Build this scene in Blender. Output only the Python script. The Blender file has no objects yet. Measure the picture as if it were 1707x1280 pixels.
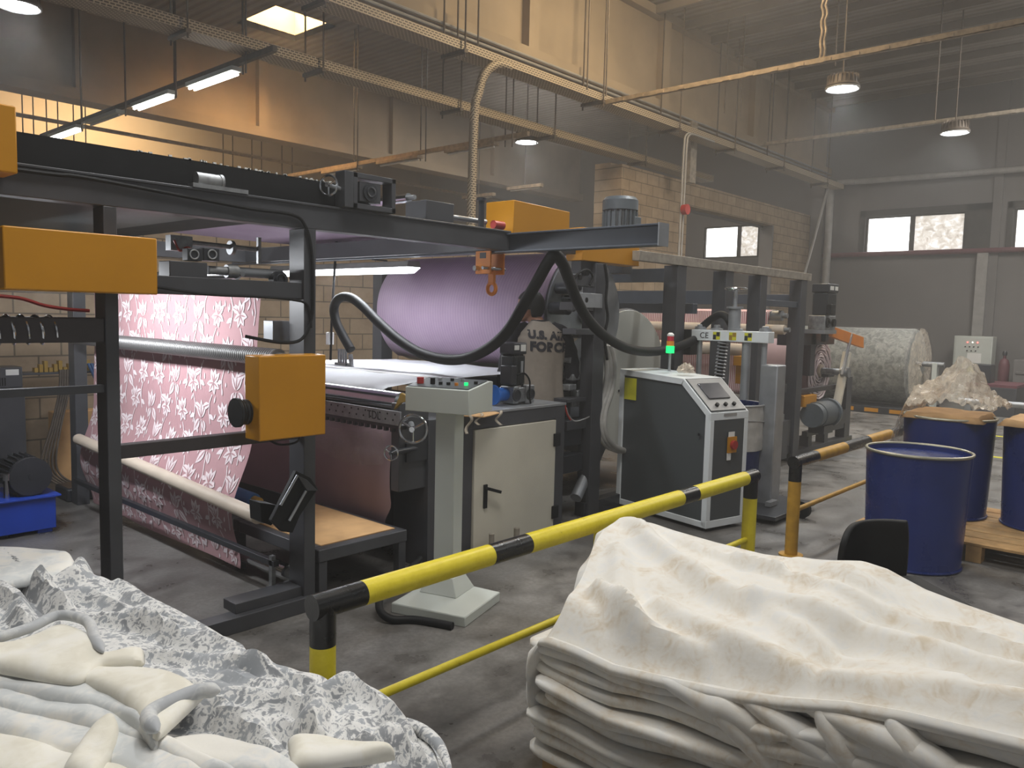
import bpy, bmesh, math, random
from mathutils import Vector, Matrix, noise
random.seed(7)
S = bpy.context.scene
COL = S.collection
# ------------------------------------------------------------------ camera
F = 1328.27; CZ = 1.7
YAW, PIT, ROL = (math.radians(a) for a in (42.0026, 4.9885, 1.3729))
FW = Vector((math.cos(PIT)*math.cos(YAW), math.cos(PIT)*math.sin(YAW), -math.sin(PIT)))
_r = FW.cross(Vector((0, 0, 1))).normalized(); _u = _r.cross(FW)
RT = _r*math.cos(ROL) + _u*math.sin(ROL); UP = -_r*math.sin(ROL) + _u*math.cos(ROL)
cd = bpy.data.cameras.new('camera'); cam = bpy.data.objects.new('camera', cd); COL.objects.link(cam)
m = Matrix((RT, UP, -FW)).transposed().to_4x4(); m.translation = (0, 0, CZ)
cam.matrix_world = m
cd.sensor_width = 36; cd.lens = F/1707*36; cd.clip_start = 0.05; cd.clip_end = 200
S.camera = cam
# ------------------------------------------------------------------ light and exposure
S.view_settings.view_transform = 'Standard'; S.view_settings.look = 'None'
S.view_settings.gamma = 1; S.view_settings.use_curve_mapping = False
S.view_settings.exposure = 0.25
S.cycles.max_bounces = 6; S.cycles.diffuse_bounces = 3; S.cycles.glossy_bounces = 3; S.cycles.volume_bounces = 0
W = bpy.data.worlds.new('hall_world'); S.world = W; W.use_nodes = True
W.node_tree.nodes['Background'].inputs[0].default_value = (0.96, 0.97, 1.0, 1)
W.node_tree.nodes['Background'].inputs[1].default_value = 0.2
def area(name, loc, rot, sx, sy, power, col):
    l = bpy.data.lights.new(name, 'AREA'); l.shape = 'RECTANGLE'; l.size = sx; l.size_y = sy
    l.energy = power; l.color = col
    o = bpy.data.objects.new(name, l); o.location = loc; o.rotation_euler = rot; COL.objects.link(o)
    return o
WARM = (1.0, 0.64, 0.29)
area('skylight_and_fill', (9.6, 5.2, 7.1), (math.radians(22), 0, 0), 1.6, 1.2, 230, (1.0, 0.76, 0.46))   # roof light of the near bay
area('skylight_and_fill', (8.6, 21.5, 7.1), (math.radians(40), 0, 0), 2.5, 1.5, 620, (1.0, 0.72, 0.4))
area('skylight_and_fill', (2.0, 1.6, 7.0), (0, 0, 0), 3.0, 1.5, 205, (1.0, 0.97, 0.92))    # unseen overhead fill, added to brighten the fabric stacks
area('skylight_and_fill', (15.0, 0.5, 7.0), (0, 0, 0), 3.0, 3.0, 420, (1.0, 0.93, 0.84))  # added overhead fill with no roof opening, lifts the dim back of the hall
area('skylight_and_fill', (14.0, 12.0, 7.0), (0, 0, 0), 3.0, 2.0, 200, (1.0, 0.92, 0.82))  # added fill with no roof opening, over the bay beyond the block wall
# ------------------------------------------------------------------ pixel rays (read positions off known planes)
def ray(x, y): return FW + RT*((x-853.5)/F) - UP*((y-640)/F)
def atX(x, y, k): d = ray(x, y); return Vector((0, 0, CZ)) + d*(k/d.x)
def atY(x, y, k): d = ray(x, y); return Vector((0, 0, CZ)) + d*(k/d.y)
def atZ(x, y, k): d = ray(x, y); return Vector((0, 0, CZ)) + d*((k-CZ)/d.z)
# ------------------------------------------------------------------ materials
def lin(h):
    h = h.lstrip('#'); out = []
    for i in (0, 2, 4):
        v = int(h[i:i+2], 16)/255
        out.append(v/12.92 if v <= 0.04045 else ((v+0.055)/1.055)**2.4)
    return (*out, 1)
class NT:
    def __init__(s, name):
        s.m = bpy.data.materials.new(name); s.m.use_nodes = True; s.t = s.m.node_tree
        s.b = s.t.nodes['Principled BSDF']; s.out = s.t.nodes['Material Output']
    def n(s, typ, **kw):
        nd = s.t.nodes.new(typ)
        for k, v in kw.items():
            if k.startswith('i_'):
                key = k[2:]; key = int(key) if key.isdigit() else key.replace('_', ' ')
                nd.inputs[key].default_value = v
            else: setattr(nd, k, v)
        return nd
    def l(s, a, b): s.t.links.new(a, b)
    def ramp(s, src, stops, interp='LINEAR'):
        r = s.n('ShaderNodeValToRGB'); r.color_ramp.interpolation = interp
        e = r.color_ramp.elements
        while len(e) < len(stops): e.new(0.5)
        for el, (p, c) in zip(e, stops): el.position = p; el.color = c
        s.l(src, r.inputs[0]); return r.outputs[0]
    def coords(s, scale=(1, 1, 1), rot=(0, 0, 0), kind='Object'):
        tc = s.n('ShaderNodeTexCoord'); mp = s.n('ShaderNodeMapping')
        mp.inputs['Scale'].default_value = scale; mp.inputs['Rotation'].default_value = rot
        s.l(tc.outputs[kind], mp.inputs[0]); return mp.outputs[0]
    def noise(s, vec, scale, detail=4, rough=0.55, dist=0):
        n = s.n('ShaderNodeTexNoise'); n.inputs['Scale'].default_value = scale; n.inputs['Detail'].default_value = detail
        n.inputs['Roughness'].default_value = rough; n.inputs['Distortion'].default_value = dist
        s.l(vec, n.inputs['Vector']); return n.outputs[0]
    def mix(s, fac, a, b, mode='MIX'):
        x = s.n('ShaderNodeMix'); x.data_type = 'RGBA'; x.blend_type = mode
        if isinstance(fac, (int, float)): x.inputs[0].default_value = fac
        else: s.l(fac, x.inputs[0])
        for sock, v in ((x.inputs[6], a), (x.inputs[7], b)):
            if isinstance(v, tuple): sock.default_value = v
            else: s.l(v, sock)
        return x.outputs[2]
    def bump(s, h, strength=0.3, dist=0.01):
        b = s.n('ShaderNodeBump'); b.inputs['Strength'].default_value = strength; b.inputs['Distance'].default_value = dist
        s.l(h, b.inputs['Height']); s.l(b.outputs[0], s.b.inputs['Normal'])
    def col(s, c):
        if isinstance(c, tuple): s.b.inputs['Base Color'].default_value = c
        else: s.l(c, s.b.inputs['Base Color'])
def paint(name, hexc, rough=0.5, metal=0.0, var=0.12, scale=6, bump=0.0, spec=0.5):
    t = NT(name); c = lin(hexc); v = t.coords()
    f = t.noise(v, scale, 5)
    lo = tuple(x*(1-var*1.6) for x in c[:3]) + (1,); hi = tuple(min(1, x*(1+var)) for x in c[:3]) + (1,)
    t.col(t.ramp(f, [(0.3, lo), (0.7, hi)]))
    r = t.n('ShaderNodeMapRange', i_3=max(0.02, rough-0.07), i_4=min(1, rough+0.08)); t.l(f, r.inputs[0]); t.l(r.outputs[0], t.b.inputs['Roughness'])
    t.b.inputs['Metallic'].default_value = metal; t.b.inputs['Specular IOR Level'].default_value = spec
    if bump: t.bump(t.noise(v, scale*12, 3), bump, 0.004)
    return t.m
def emit(name, hexc, strength, base='#ffffff'):
    t = NT(name); t.col(lin(base)); t.b.inputs['Emission Color'].default_value = lin(hexc)
    t.b.inputs['Emission Strength'].default_value = strength; return t.m
M = {}
M['steel'] = paint('charcoal_machine_paint', '#46474b', 0.42, 0.0, 0.10, 5)
M['steel2'] = paint('dark_machine_paint', '#313338', 0.35, 0.0, 0.12, 5)
M['brownsteel'] = paint('brown_grey_paint', '#3d383a', 0.5)
M['beam'] = paint('blue_grey_steel_paint', '#4c525c', 0.4, 0.0, 0.12, 3)
M['black'] = paint('black_rubber', '#141517', 0.6, 0, 0.2, 9, 0, 0.3)
M['blackgloss'] = paint('black_gloss', '#0f1012', 0.25, 0, 0.2, 9)
M['deck'] = paint('dark_green_glossy_sheet', '#2f3435', 0.4, 0.0, 0.35, 1.3, 0, 0.3)
M['yellow'] = paint('guard_yellow_paint', '#c3860f', 0.32, 0, 0.05, 2)
M['orange'] = paint('orange_paint', '#d9822b', 0.4, 0, 0.08, 4)
M['chrome'] = paint('bright_steel', '#c9ccd0', 0.18, 1.0, 0.06, 8)
M['alu'] = paint('brushed_aluminium', '#a9acb0', 0.4, 0.6, 0.08, 10)
M['castmetal'] = paint('cast_metal', '#9a9c9e', 0.5, 0.7, 0.2, 25)
M['motor'] = paint('motor_grey', '#5d656b', 0.45, 0.1, 0.1, 6)
M['motorblue'] = paint('blue_coupling_paint', '#2468c0', 0.4)
M['cream'] = paint('cream_white_paint', '#cfcabb', 0.45, 0, 0.04, 3)
M['greywhite'] = paint('light_grey_paint', '#c3c8c2', 0.45, 0, 0.04, 3)
M['white'] = paint('white_paint', '#dfe4e6', 0.4, 0, 0.03, 3)
M['whiteplastic'] = paint('white_plastic', '#e8e8e4', 0.5, 0, 0.03, 3)
M['panel'] = paint('slate_panel', '#4a4f51', 0.45, 0, 0.05, 2)
M['tan'] = paint('dusty_galvanised_steel', '#a8957b', 0.6, 0.1, 0.2, 12)
M['galv'] = paint('galvanised_steel', '#a39b8f', 0.5, 0.4, 0.2, 12)
M['rod'] = paint('dusty_steel_rod', '#5b5147', 0.6, 0.2, 0.2, 12)
M['pipegrey'] = paint('grey_conduit', '#9b9a98', 0.5, 0.1, 0.1, 6)
M['red'] = paint('red_paint', '#b0332e', 0.4)
M['maroon'] = paint('maroon_pipe_paint', '#6b4149', 0.5)
M['blue'] = paint('blue_box_paint', '#1f47b4', 0.42, 0, 0.08, 4)
M['navy'] = paint('navy_drum_enamel', '#1a2b68', 0.28, 0, 0.10, 3)
M['rim'] = paint('drum_rim_metal', '#a9a592', 0.4, 0.6)
M['cardboard'] = paint('cardboard', '#c49c6c', 0.8, 0, 0.10, 7)
M['wood'] = paint('pallet_wood', '#c8a06c', 0.75, 0, 0.18, 9, 0.2)
M['skin'] = paint('skin', '#a8795f', 0.55, 0, 0.06, 20)
M['hair'] = paint('black_hair', '#15120f', 0.6, 0, 0.3, 60, 0.3)
M['shirt'] = paint('grey_jersey', '#8d8378', 0.9, 0, 0.05, 30)
M['sleeve'] = paint('black_jersey', '#1b1a20', 0.9, 0, 0.1, 30)
M['trousers'] = paint('dark_trousers', '#25262c', 0.9)
M['text'] = paint('dark_lettering', '#26242a', 0.8)
M['beige'] = paint('beige_roller_cover', '#cdbfae', 0.5, 0, 0.05, 5)
M['bluesleeve'] = paint('blue_rubber_sleeve', '#2c5d94', 0.6)
M['whitesheet'] = paint('white_backing_fabric', '#ccced2', 0.8, 0, 0.04, 14, 0.1)
M['purple'] = None
M['screen'] = paint('dark_touch_screen', '#4b4b50', 0.2)
M['labelyellow'] = paint('yellow_label', '#d6d22a', 0.5)
M['disc'] = paint('grey_disc_paint', '#bdbdb4', 0.5, 0, 0.04, 2)
M['bag'] = paint('grey_wrapping', '#b9b7b2', 0.55, 0.1, 0.18, 7, 0.3)
M['brassy'] = paint('yellow_brown_bracket', '#9a7b2c', 0.5)
M['tube'] = emit('lit_fluorescent_tube', '#f4f8ff', 9)
M['tubefar'] = emit('lit_fluorescent_tube_row', '#fff8f0', 14)
M['lamp'] = emit('lit_lamp_lens', '#f4faff', 30)
M['sky'] = emit('roof_light_panel', '#ffd093', 85)
M['green'] = emit('green_signal_lens', '#16e06a', 1.6, '#10d060')
M['redlens'] = emit('red_signal_lens', '#c02030', 0.15, '#a02838')
M['orangelens'] = emit('orange_signal_lens', '#d08020', 0.15, '#c88030')
M['redled'] = emit('red_indicator', '#ff4030', 2.5)
M['whiteled'] = emit('white_indicator', '#fff0e0', 2)

def clear_film(name, tint, alpha, rough=0.12):
    t = NT(name); v = t.coords()
    f = t.noise(v, 9, 5, 0.65, 1.5)
    t.col(lin(tint)); t.b.inputs['Roughness'].default_value = rough
    a = t.n('ShaderNodeMapRange', i_1=0.35, i_2=0.7, i_3=alpha*0.55, i_4=min(1, alpha*1.5)); t.l(f, a.inputs[0])
    t.l(a.outputs[0], t.b.inputs['Alpha']); t.bump(f, 0.5, 0.02)
    return t.m
M['film'] = clear_film('clear_plastic_film', '#d9cdbb', 0.55)
M['filmdark'] = clear_film('thin_clear_film', '#a7a09c', 0.22)

def mat_floor():
    t = NT('worn_concrete'); v = t.coords()
    a = t.noise(v, 0.55, 6, 0.6, 0.4); b = t.noise(v, 3, 6, 0.6, 0.15); c = t.noise(v, 40, 4, 0.7)
    base = t.ramp(a, [(0.3, lin('#5f5c59')), (0.7, lin('#8d8a86'))])
    st = t.ramp(b, [(0.35, lin('#6b645c')), (0.6, lin('#ffffff'))])
    k = t.mix(0.55, base, st, 'MULTIPLY')
    k = t.mix(0.25, k, t.ramp(c, [(0.4, lin('#555555')), (0.6, lin('#ffffff'))]), 'MULTIPLY')
    t.col(k)
    r = t.n('ShaderNodeMapRange', i_1=0.35, i_2=0.65, i_3=0.24, i_4=0.55); t.l(b, r.inputs[0]); t.l(r.outputs[0], t.b.inputs['Roughness'])
    t.bump(b, 0.12, 0.01); return t.m
M['floor'] = mat_floor()
def mat_block(name, bw, bh, c1, c2, mort):
    t = NT(name); v = t.coords(rot=(math.radians(90), 0, 0))
    br = t.n('ShaderNodeTexBrick'); br.inputs['Scale'].default_value = 1
    br.inputs['Brick Width'].default_value = bw; br.inputs['Row Height'].default_value = bh
    br.inputs['Mortar Size'].default_value = 0.008; br.inputs['Color1'].default_value = lin(c1); br.inputs['Color2'].default_value = lin(c2)
    br.inputs['Mortar'].default_value = lin(mort)
    t.l(v, br.inputs['Vector'])
    n = t.noise(t.coords(), 3, 6, 0.7)
    t.col(t.mix(0.5, br.outputs[0], t.ramp(n, [(0.3, lin('#9a948c')), (0.7, lin('#ffffff'))]), 'MULTIPLY'))
    t.b.inputs['Roughness'].default_value = 0.9; t.bump(br.outputs['Fac'], -0.4, 0.01); return t.m
M['block'] = mat_block('concrete_block', 0.4, 0.2, '#a39079', '#96846d', '#675c4e')
def mat_ceiling():
    t = NT('corrugated_roof'); v = t.coords()
    w = t.n('ShaderNodeTexWave', wave_type='BANDS', bands_direction='X', i_Scale=1.6); t.l(v, w.inputs['Vector'])
    n = t.noise(v, 0.8, 5)
    t.col(t.mix(0.5, t.ramp(w.outputs[1], [(0.2, lin('#6b6256')), (0.6, lin('#90867a'))]), t.ramp(n, [(0.3, lin('#6f675c')), (0.7, lin('#988e80'))])))
    t.b.inputs['Roughness'].default_value = 0.8; t.bump(w.outputs[1], 0.7, 0.04); return t.m
M['ceiling'] = mat_ceiling()
M['girder'] = paint('precast_concrete', '#a3947f', 0.85, 0, 0.10, 1.2, 0.1)
M['wallgrey'] = paint('grey_wall_plaster', '#757372', 0.85, 0, 0.06, 0.8)
M['wallfar'] = paint('pale_wall_plaster', '#a2937f', 0.85, 0, 0.06, 0.8)
M['darkframe'] = paint('dark_window_frame', '#3c3a3a', 0.5)
def mat_pane(name, textured):
    t = NT(name); t.col((0.8, 0.8, 0.8, 1)); v = t.coords()
    n = t.noise(v, 6 if textured else 2.2, 6, 0.7, 0.8)
    if textured: c = t.ramp(n, [(0.35, lin('#a79d92')), (0.5, lin('#d8d0c4')), (0.62, lin('#ffffff'))])
    else: c = t.ramp(n, [(0.36, lin('#e8e6da')), (0.6, lin('#ffffff'))])
    t.l(c, t.b.inputs['Emission Color']); t.b.inputs['Emission Strength'].default_value = 0.85 if textured else 4.0
    t.b.inputs['Roughness'].default_value = 0.15
    return t.m
M['pane'] = mat_pane('bright_window_glass', False); M['pane2'] = mat_pane('window_glass_toward_masonry', True)
def mat_perf(name, c1, c2):
    t = NT(name); v = t.coords()
    vx = t.n('ShaderNodeSeparateXYZ'); t.l(v, vx.inputs[0])
    cm = t.n('ShaderNodeCombineXYZ')
    add = t.n('ShaderNodeMath', operation='ADD'); t.l(vx.outputs[1], add.inputs[0]); t.l(vx.outputs[2], add.inputs[1])
    t.l(vx.outputs[0], cm.inputs[0]); t.l(add.outputs[0], cm.inputs[1])
    br = t.n('ShaderNodeTexBrick'); br.inputs['Scale'].default_value = 1; br.inputs['Brick Width'].default_value = 0.06
    br.inputs['Row Height'].default_value = 0.03; br.inputs['Mortar Size'].default_value = 0.0085; br.inputs['Mortar Smooth'].default_value = 0.3
    br.inputs['Color1'].default_value = lin(c2); br.inputs['Color2'].default_value = lin(c2); br.inputs['Mortar'].default_value = lin(c1)
    t.l(cm.outputs[0], br.inputs['Vector']); t.col(br.outputs[0]); t.b.inputs['Roughness'].default_value = 0.6
    t.b.inputs['Metallic'].default_value = 0.1; return t.m
M['perf'] = mat_perf('perforated_tray_steel', '#b5a78f', '#4d443a')
def mat_ribs(name, c, axis, scale, metal, rough, strength=0.8):
    t = NT(name); v = t.coords()
    w = t.n('ShaderNodeTexWave', wave_type='BANDS', bands_direction=axis, i_Scale=scale); t.l(v, w.inputs['Vector'])
    k = lin(c); t.col(t.ramp(w.outputs[1], [(0.1, tuple(x*0.45 for x in k[:3])+(1,)), (0.6, k)]))
    t.b.inputs['Metallic'].default_value = metal; t.b.inputs['Roughness'].default_value = rough
    t.bump(w.outputs[1], strength, 0.01); return t.m
M['screw'] = mat_ribs('grooved_steel_roller', '#9d9c9b', 'Y', 14, 0.7, 0.4)
M['fins'] = mat_ribs('finned_motor_casing', '#6b7278', 'X', 16, 0.2, 0.5)
M['finsdark'] = mat_ribs('finned_black_motor', '#2a2d30', 'X', 16, 0.1, 0.45)
M['redstripe'] = mat_ribs('red_and_white_striped_fabric', '#d8b4b4', 'Y', 13, 0, 0.8, 0.2)
def fix_redstripe():
    m_ = M['redstripe']; t = m_.node_tree
    for n in t.nodes:
        if n.type == 'VALTORGB':
            n.color_ramp.elements[0].color = lin('#b5616a'); n.color_ramp.elements[1].color = lin('#e6d3cf')
fix_redstripe()
def mat_purple():
    t = NT('lilac_ribbed_fabric'); v = t.coords()
    w = t.n('ShaderNodeTexWave', wave_type='BANDS', bands_direction='Y', i_Scale=9, i_Distortion=0.4, i_Detail=1.0); t.l(v, w.inputs['Vector'])
    n = t.noise(v, 3, 4)
    a = t.ramp(w.outputs[1], [(0.2, lin('#95819a')), (0.7, lin('#a490a4'))])
    t.col(t.mix(0.35, a, t.ramp(n, [(0.35, lin('#90798f')), (0.65, lin('#a894a6'))]))); t.b.inputs['Roughness'].default_value = 0.75
    t.bump(w.outputs[1], 0.15, 0.006); return t.m
M['purple'] = mat_purple()
M['pinkback'] = paint('mauve_fabric_back', '#8f7a80', 0.7, 0, 0.06, 5)
def mat_pinkground():
    t = NT('dusty_pink_fabric'); v = t.coords()
    n = t.noise(v, 160, 2); n2 = t.noise(v, 1.5, 3)
    t.col(t.mix(0.5, t.ramp(n, [(0.4, lin('#b58c90')), (0.6, lin('#c0979a'))]), t.ramp(n2, [(0.4, lin('#b28b91')), (0.6, lin('#bf999d'))])))
    t.b.inputs['Roughness'].default_value = 0.85; return t.m
M['pink'] = mat_pinkground()
M['motif'] = paint('white_woven_motif', '#ecdfe2', 0.85, 0, 0.06, 60)
def mat_blanket(name, cols, scale, dist=1.2, det=5, fine=0.5):
    t = NT(name); v = t.coords()
    n = t.noise(v, scale, det, 0.55, dist); n2 = t.noise(v, scale*3.2, 4, 0.6, 2.0); k = t.n('ShaderNodeMath', operation='MULTIPLY_ADD')
    t.l(n2, k.inputs[0]); k.inputs[1].default_value = fine; t.l(n, k.inputs[2])
    t.col(t.ramp(k.outputs[0], [(p+0.5+fine*0.5, lin(c)) for p, c in cols])); t.b.inputs['Roughness'].default_value = 0.9
    t.b.inputs['Sheen Weight'].default_value = 0.3
    t.bump(t.noise(v, 60, 3), 0.12, 0.004); return t.m
M['greypat'] = mat_blanket('grey_and_white_patterned_fleece', [(-0.13, '#8d9094'), (-0.07, '#a1a3a6'), (-0.045, '#d9d9d8'), (0.05, '#e6e5e2'), (0.075, '#b3b6ba'), (0.14, '#9fa3a8')], 8.5, 1.6, 4, 0.6)
M['creampat'] = mat_blanket('ivory_fleece', [(-0.1, '#e6e1d2'), (0.0, '#eeeadd'), (0.1, '#f2efe6')], 6, 0.5, 3, 0.3)
M['paleblue'] = mat_blanket('pale_grey_fleece', [(-0.09, '#d3d6d6'), (-0.02, '#e0e1df'), (0.03, '#e6e5e1'), (0.1, '#ebe8e0')], 6, 0.5, 3, 0.4)
M['ivorypat'] = mat_blanket('ivory_fabric_with_faint_beige_sprays', [(-0.2, '#d2c6b2'), (-0.11, '#dcd3c5'), (-0.03, '#e1dcd2'), (0.07, '#e4e0d8'), (0.15, '#dfddd8')], 5.0, 0.9, 8, 0.6)
M['greyedge'] = mat_blanket('grey_fleece_edge', [(-0.09, '#b4b7bb'), (0.0, '#c8cacb'), (0.1, '#d9d9d7')], 9, 0.5, 3, 0.3)
M['greyroll'] = mat_blanket('grey_green_mottled_fabric', [(-0.12, '#5f645f'), (0.0, '#828680'), (0.12, '#9a9c94')], 9, 0.8, 4, 0.5)
M['castgrey'] = paint('worn_grey_plate', '#8f9194', 0.5, 0.2, 0.15, 20)
M['rodthin'] = paint('dark_thin_rod', '#3b342d', 0.7)
def mat_rail():
    t = NT('worn_yellow_rail_paint'); v = t.coords(); n = t.noise(v, 22, 6, 0.75)
    t.col(t.ramp(n, [(0.27, lin('#5d5722')), (0.34, lin('#d8c41e')), (0.7, lin('#e6d433'))])); t.b.inputs['Roughness'].default_value = 0.42
    t.bump(n, 0.15, 0.004); return t.m
M['railyellow'] = mat_rail()
M['railorange'] = paint('faded_orange_yellow_rail_paint', '#b98c2c', 0.5, 0, 0.15, 12)
M['railblack'] = paint('black_rail_paint', '#161616', 0.28, 0, 0.2, 14, 0.2)
# ------------------------------------------------------------------ mesh building
class MB:
    def __init__(s): s.v = []; s.f = []; s.mi = []
    def add(s, vs, fs, mi=0):
        o = len(s.v); s.v += [Vector(p) for p in vs]; s.f += [tuple(i+o for i in f) for f in fs]; s.mi += [mi]*len(fs); return s
    def box(s, x0, x1, y0, y1, z0, z1, mi=0, mat=None):
        vs = [Vector((x, y, z)) for x in (x0, x1) for y in (y0, y1) for z in (z0, z1)]
        if mat: vs = [mat @ p for p in vs]
        return s.add(vs, [(0, 1, 3, 2), (4, 6, 7, 5), (0, 4, 5, 1), (2, 3, 7, 6), (0, 2, 6, 4), (1, 5, 7, 3)], mi)
    def bar(s, p0, p1, w, h, mi=0, up=(0, 0, 1)):
        p0 = Vector(p0); p1 = Vector(p1); d = (p1-p0).normalized(); u = Vector(up)
        a = d.cross(u)
        if a.length < 1e-4: a = d.cross(Vector((1, 0, 0)))
        a.normalize(); b = a.cross(d).normalized()
        vs = [p + a*(sx*w/2) + b*(sz*h/2) for p in (p0, p1) for sx in (-1, 1) for sz in (-1, 1)]
        return s.add(vs, [(0, 1, 3, 2), (4, 6, 7, 5), (0, 4, 5, 1), (2, 3, 7, 6), (0, 2, 6, 4), (1, 5, 7, 3)], mi)
    def cyl(s, p0, p1, r, n=20, r1=None, mi=0, cap=True):
        return s.tube([p0, p1], [r, r if r1 is None else r1], n, mi, cap)
    def tube(s, pts, r, n=10, mi=0, cap=True):
        pts = [Vector(p) for p in pts]; k = len(pts)
        rs = [r]*k if isinstance(r, (int, float)) else r
        vs = []; fs = []; prev = None
        for i, p in enumerate(pts):
            d = (pts[min(i+1, k-1)] - pts[max(i-1, 0)])
            d = d.normalized() if d.length > 1e-9 else Vector((0, 0, 1))
            if prev is None:
                a = d.cross(Vector((0, 0, 1)))
                if a.length < 1e-3: a = d.cross(Vector((1, 0, 0)))
            else: a = prev - d*prev.dot(d)
            a.normalize(); prev = a; b = d.cross(a)
            for j in range(n):
                t = 2*math.pi*j/n; vs.append(p + (a*math.cos(t)+b*math.sin(t))*rs[i])
        for i in range(k-1):
            for j in range(n):
                fs.append((i*n+j, i*n+(j+1) % n, (i+1)*n+(j+1) % n, (i+1)*n+j))
        if cap: fs.append(tuple(range(n-1, -1, -1))); fs.append(tuple((k-1)*n+j for j in range(n)))
        return s.add(vs, fs, mi)
    def lathe(s, org, axis, prof, n=32, mi=0):
        return s.tube2([Vector(org)+Vector(axis)*h for r, h in prof], [max(r, 1e-4) for r, h in prof], Vector(axis), n, mi)
    def tube2(s, pts, rs, d, n, mi):
        a = d.cross(Vector((0, 0, 1)))
        if a.length < 1e-3: a = Vector((1, 0, 0))
        a.normalize(); b = d.normalized().cross(a); vs = []; fs = []; k = len(pts)
        for p, r in zip(pts, rs):
            for j in range(n):
                t = 2*math.pi*j/n; vs.append(p+(a*math.cos(t)+b*math.sin(t))*r)
        for i in range(k-1):
            for j in range(n): fs.append((i*n+j, i*n+(j+1) % n, (i+1)*n+(j+1) % n, (i+1)*n+j))
        fs.append(tuple(range(n-1, -1, -1))); fs.append(tuple((k-1)*n+j for j in range(n)))
        return s.add(vs, fs, mi)
    def torus(s, c, axis, R, r, n=28, k=8, mi=0, arc=2*math.pi):
        ax = Vector(axis).normalized(); a = ax.cross(Vector((0, 0, 1)))
        if a.length < 1e-3: a = Vector((1, 0, 0))
        a.normalize(); b = ax.cross(a); c = Vector(c); vs = []; fs = []
        for i in range(n):
            t = arc*i/n; q = a*math.cos(t)+b*math.sin(t)
            for j in range(k):
                u = 2*math.pi*j/k; vs.append(c+q*(R+r*math.cos(u))+ax*(r*math.sin(u)))
        for i in range(n):
            for j in range(k): fs.append((i*k+j, ((i+1) % n)*k+j, ((i+1) % n)*k+(j+1) % k, i*k+(j+1) % k))
        return s.add(vs, fs, mi)
    def prism(s, poly, vec, mi=0):
        n = len(poly); a = [Vector(p) for p in poly]; b = [p+Vector(vec) for p in a]
        fs = [tuple(range(n-1, -1, -1)), tuple(range(n, 2*n))] + [(i, (i+1) % n, n+(i+1) % n, n+i) for i in range(n)]
        return s.add(a+b, fs, mi)
    def grid(s, fn, nu, nv, mi=0):
        vs = [fn(i/nu, j/nv) for i in range(nu+1) for j in range(nv+1)]
        fs = [(i*(nv+1)+j, (i+1)*(nv+1)+j, (i+1)*(nv+1)+j+1, i*(nv+1)+j+1) for i in range(nu) for j in range(nv)]
        return s.add(vs, fs, mi)
    def build(s, name, mats, parent=None, bevel=0.0, smooth=True, solid=0.0):
        me = bpy.data.meshes.new(name); me.from_pydata([tuple(p) for p in s.v], [], s.f)
        if not isinstance(mats, (list, tuple)): mats = [mats]
        for m_ in mats: me.materials.append(M[m_] if isinstance(m_, str) else m_)
        me.polygons.foreach_set('material_index', s.mi)
        bm = bmesh.new(); bm.from_mesh(me); bmesh.ops.recalc_face_normals(bm, faces=bm.faces); bm.to_mesh(me); bm.free()
        if smooth:
            me.shade_smooth(); me.set_sharp_from_angle(angle=math.radians(38))
        me.update()
        o = bpy.data.objects.new(name, me); COL.objects.link(o)
        if parent is not None:
            o.parent = parent
            if parent.type == 'EMPTY': o.matrix_parent_inverse = Matrix.Translation(-parent.location)
        if solid:
            md = o.modifiers.new('thick', 'SOLIDIFY'); md.thickness = solid; md.offset = 0
        if bevel:
            md = o.modifiers.new('bevel', 'BEVEL'); md.width = bevel; md.segments = 2; md.limit_method = 'ANGLE'; md.angle_limit = math.radians(50)
        return o
def tag(o, label, cat, group=None, kind=None):
    o['label'] = label; o['category'] = cat
    if group: o['group'] = group
    if kind: o['kind'] = kind
    return o
def thing(name, label, cat, loc, group=None):
    o = bpy.data.objects.new(name, None); o.empty_display_size = 0.1; o.location = loc; COL.objects.link(o)
    return tag(o, label, cat, group)
def struct(name, mb, mats, parent=None, **kw):
    o = mb.build(name, mats, parent, **kw)
    if parent is None: o['kind'] = 'structure'; o['label'] = name.replace('_', ' '); 
    return o
def dup(root, loc, label=None):
    r = root.copy(); COL.objects.link(r); r.location = loc
    if label: r['label'] = label
    for ch in list(root.children):
        c = ch.copy(); COL.objects.link(c); c.parent = r; c.matrix_parent_inverse = ch.matrix_parent_inverse.copy()
        for g in ch.children:
            d = g.copy(); COL.objects.link(d); d.parent = c
    return r
def text_obj(name, body, mat, parent, org, xdir, ydir, size, offset=0.0, depth=0.002):
    cu = bpy.data.curves.new(name, 'FONT'); cu.body = body; cu.size = size; cu.offset = offset; cu.extrude = depth/2
    to = bpy.data.objects.new('tmp', cu); COL.objects.link(to)
    me = bpy.data.meshes.new_from_object(to.evaluated_get(bpy.context.evaluated_depsgraph_get()))
    bpy.data.objects.remove(to)
    x = Vector(xdir).normalized(); y = Vector(ydir).normalized(); z = x.cross(y)
    mt = Matrix((x, y, z)).transposed().to_4x4(); mt.translation = Vector(org)
    me.transform(mt); me.materials.clear(); me.materials.append(M[mat])
    o = bpy.data.objects.new(name, me); COL.objects.link(o)
    if parent is not None:
        o.parent = parent
        if parent.type == 'EMPTY': o.matrix_parent_inverse = Matrix.Translation(-parent.location)
    return o
def spline(pts, n=8):
    P = [Vector(p) for p in pts]; out = []
    for i in range(len(P)-1):
        a = P[max(i-1, 0)]; b = P[i]; c = P[i+1]; d = P[min(i+2, len(P)-1)]
        for k in range(n):
            t = k/n
            out.append(0.5*((2*b)+(-a+c)*t+(2*a-5*b+4*c-d)*t*t+(-a+3*b-3*c+d)*t**3))
    out.append(P[-1]); return out
def lerp(a, b, t): return a+(b-a)*t
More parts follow.
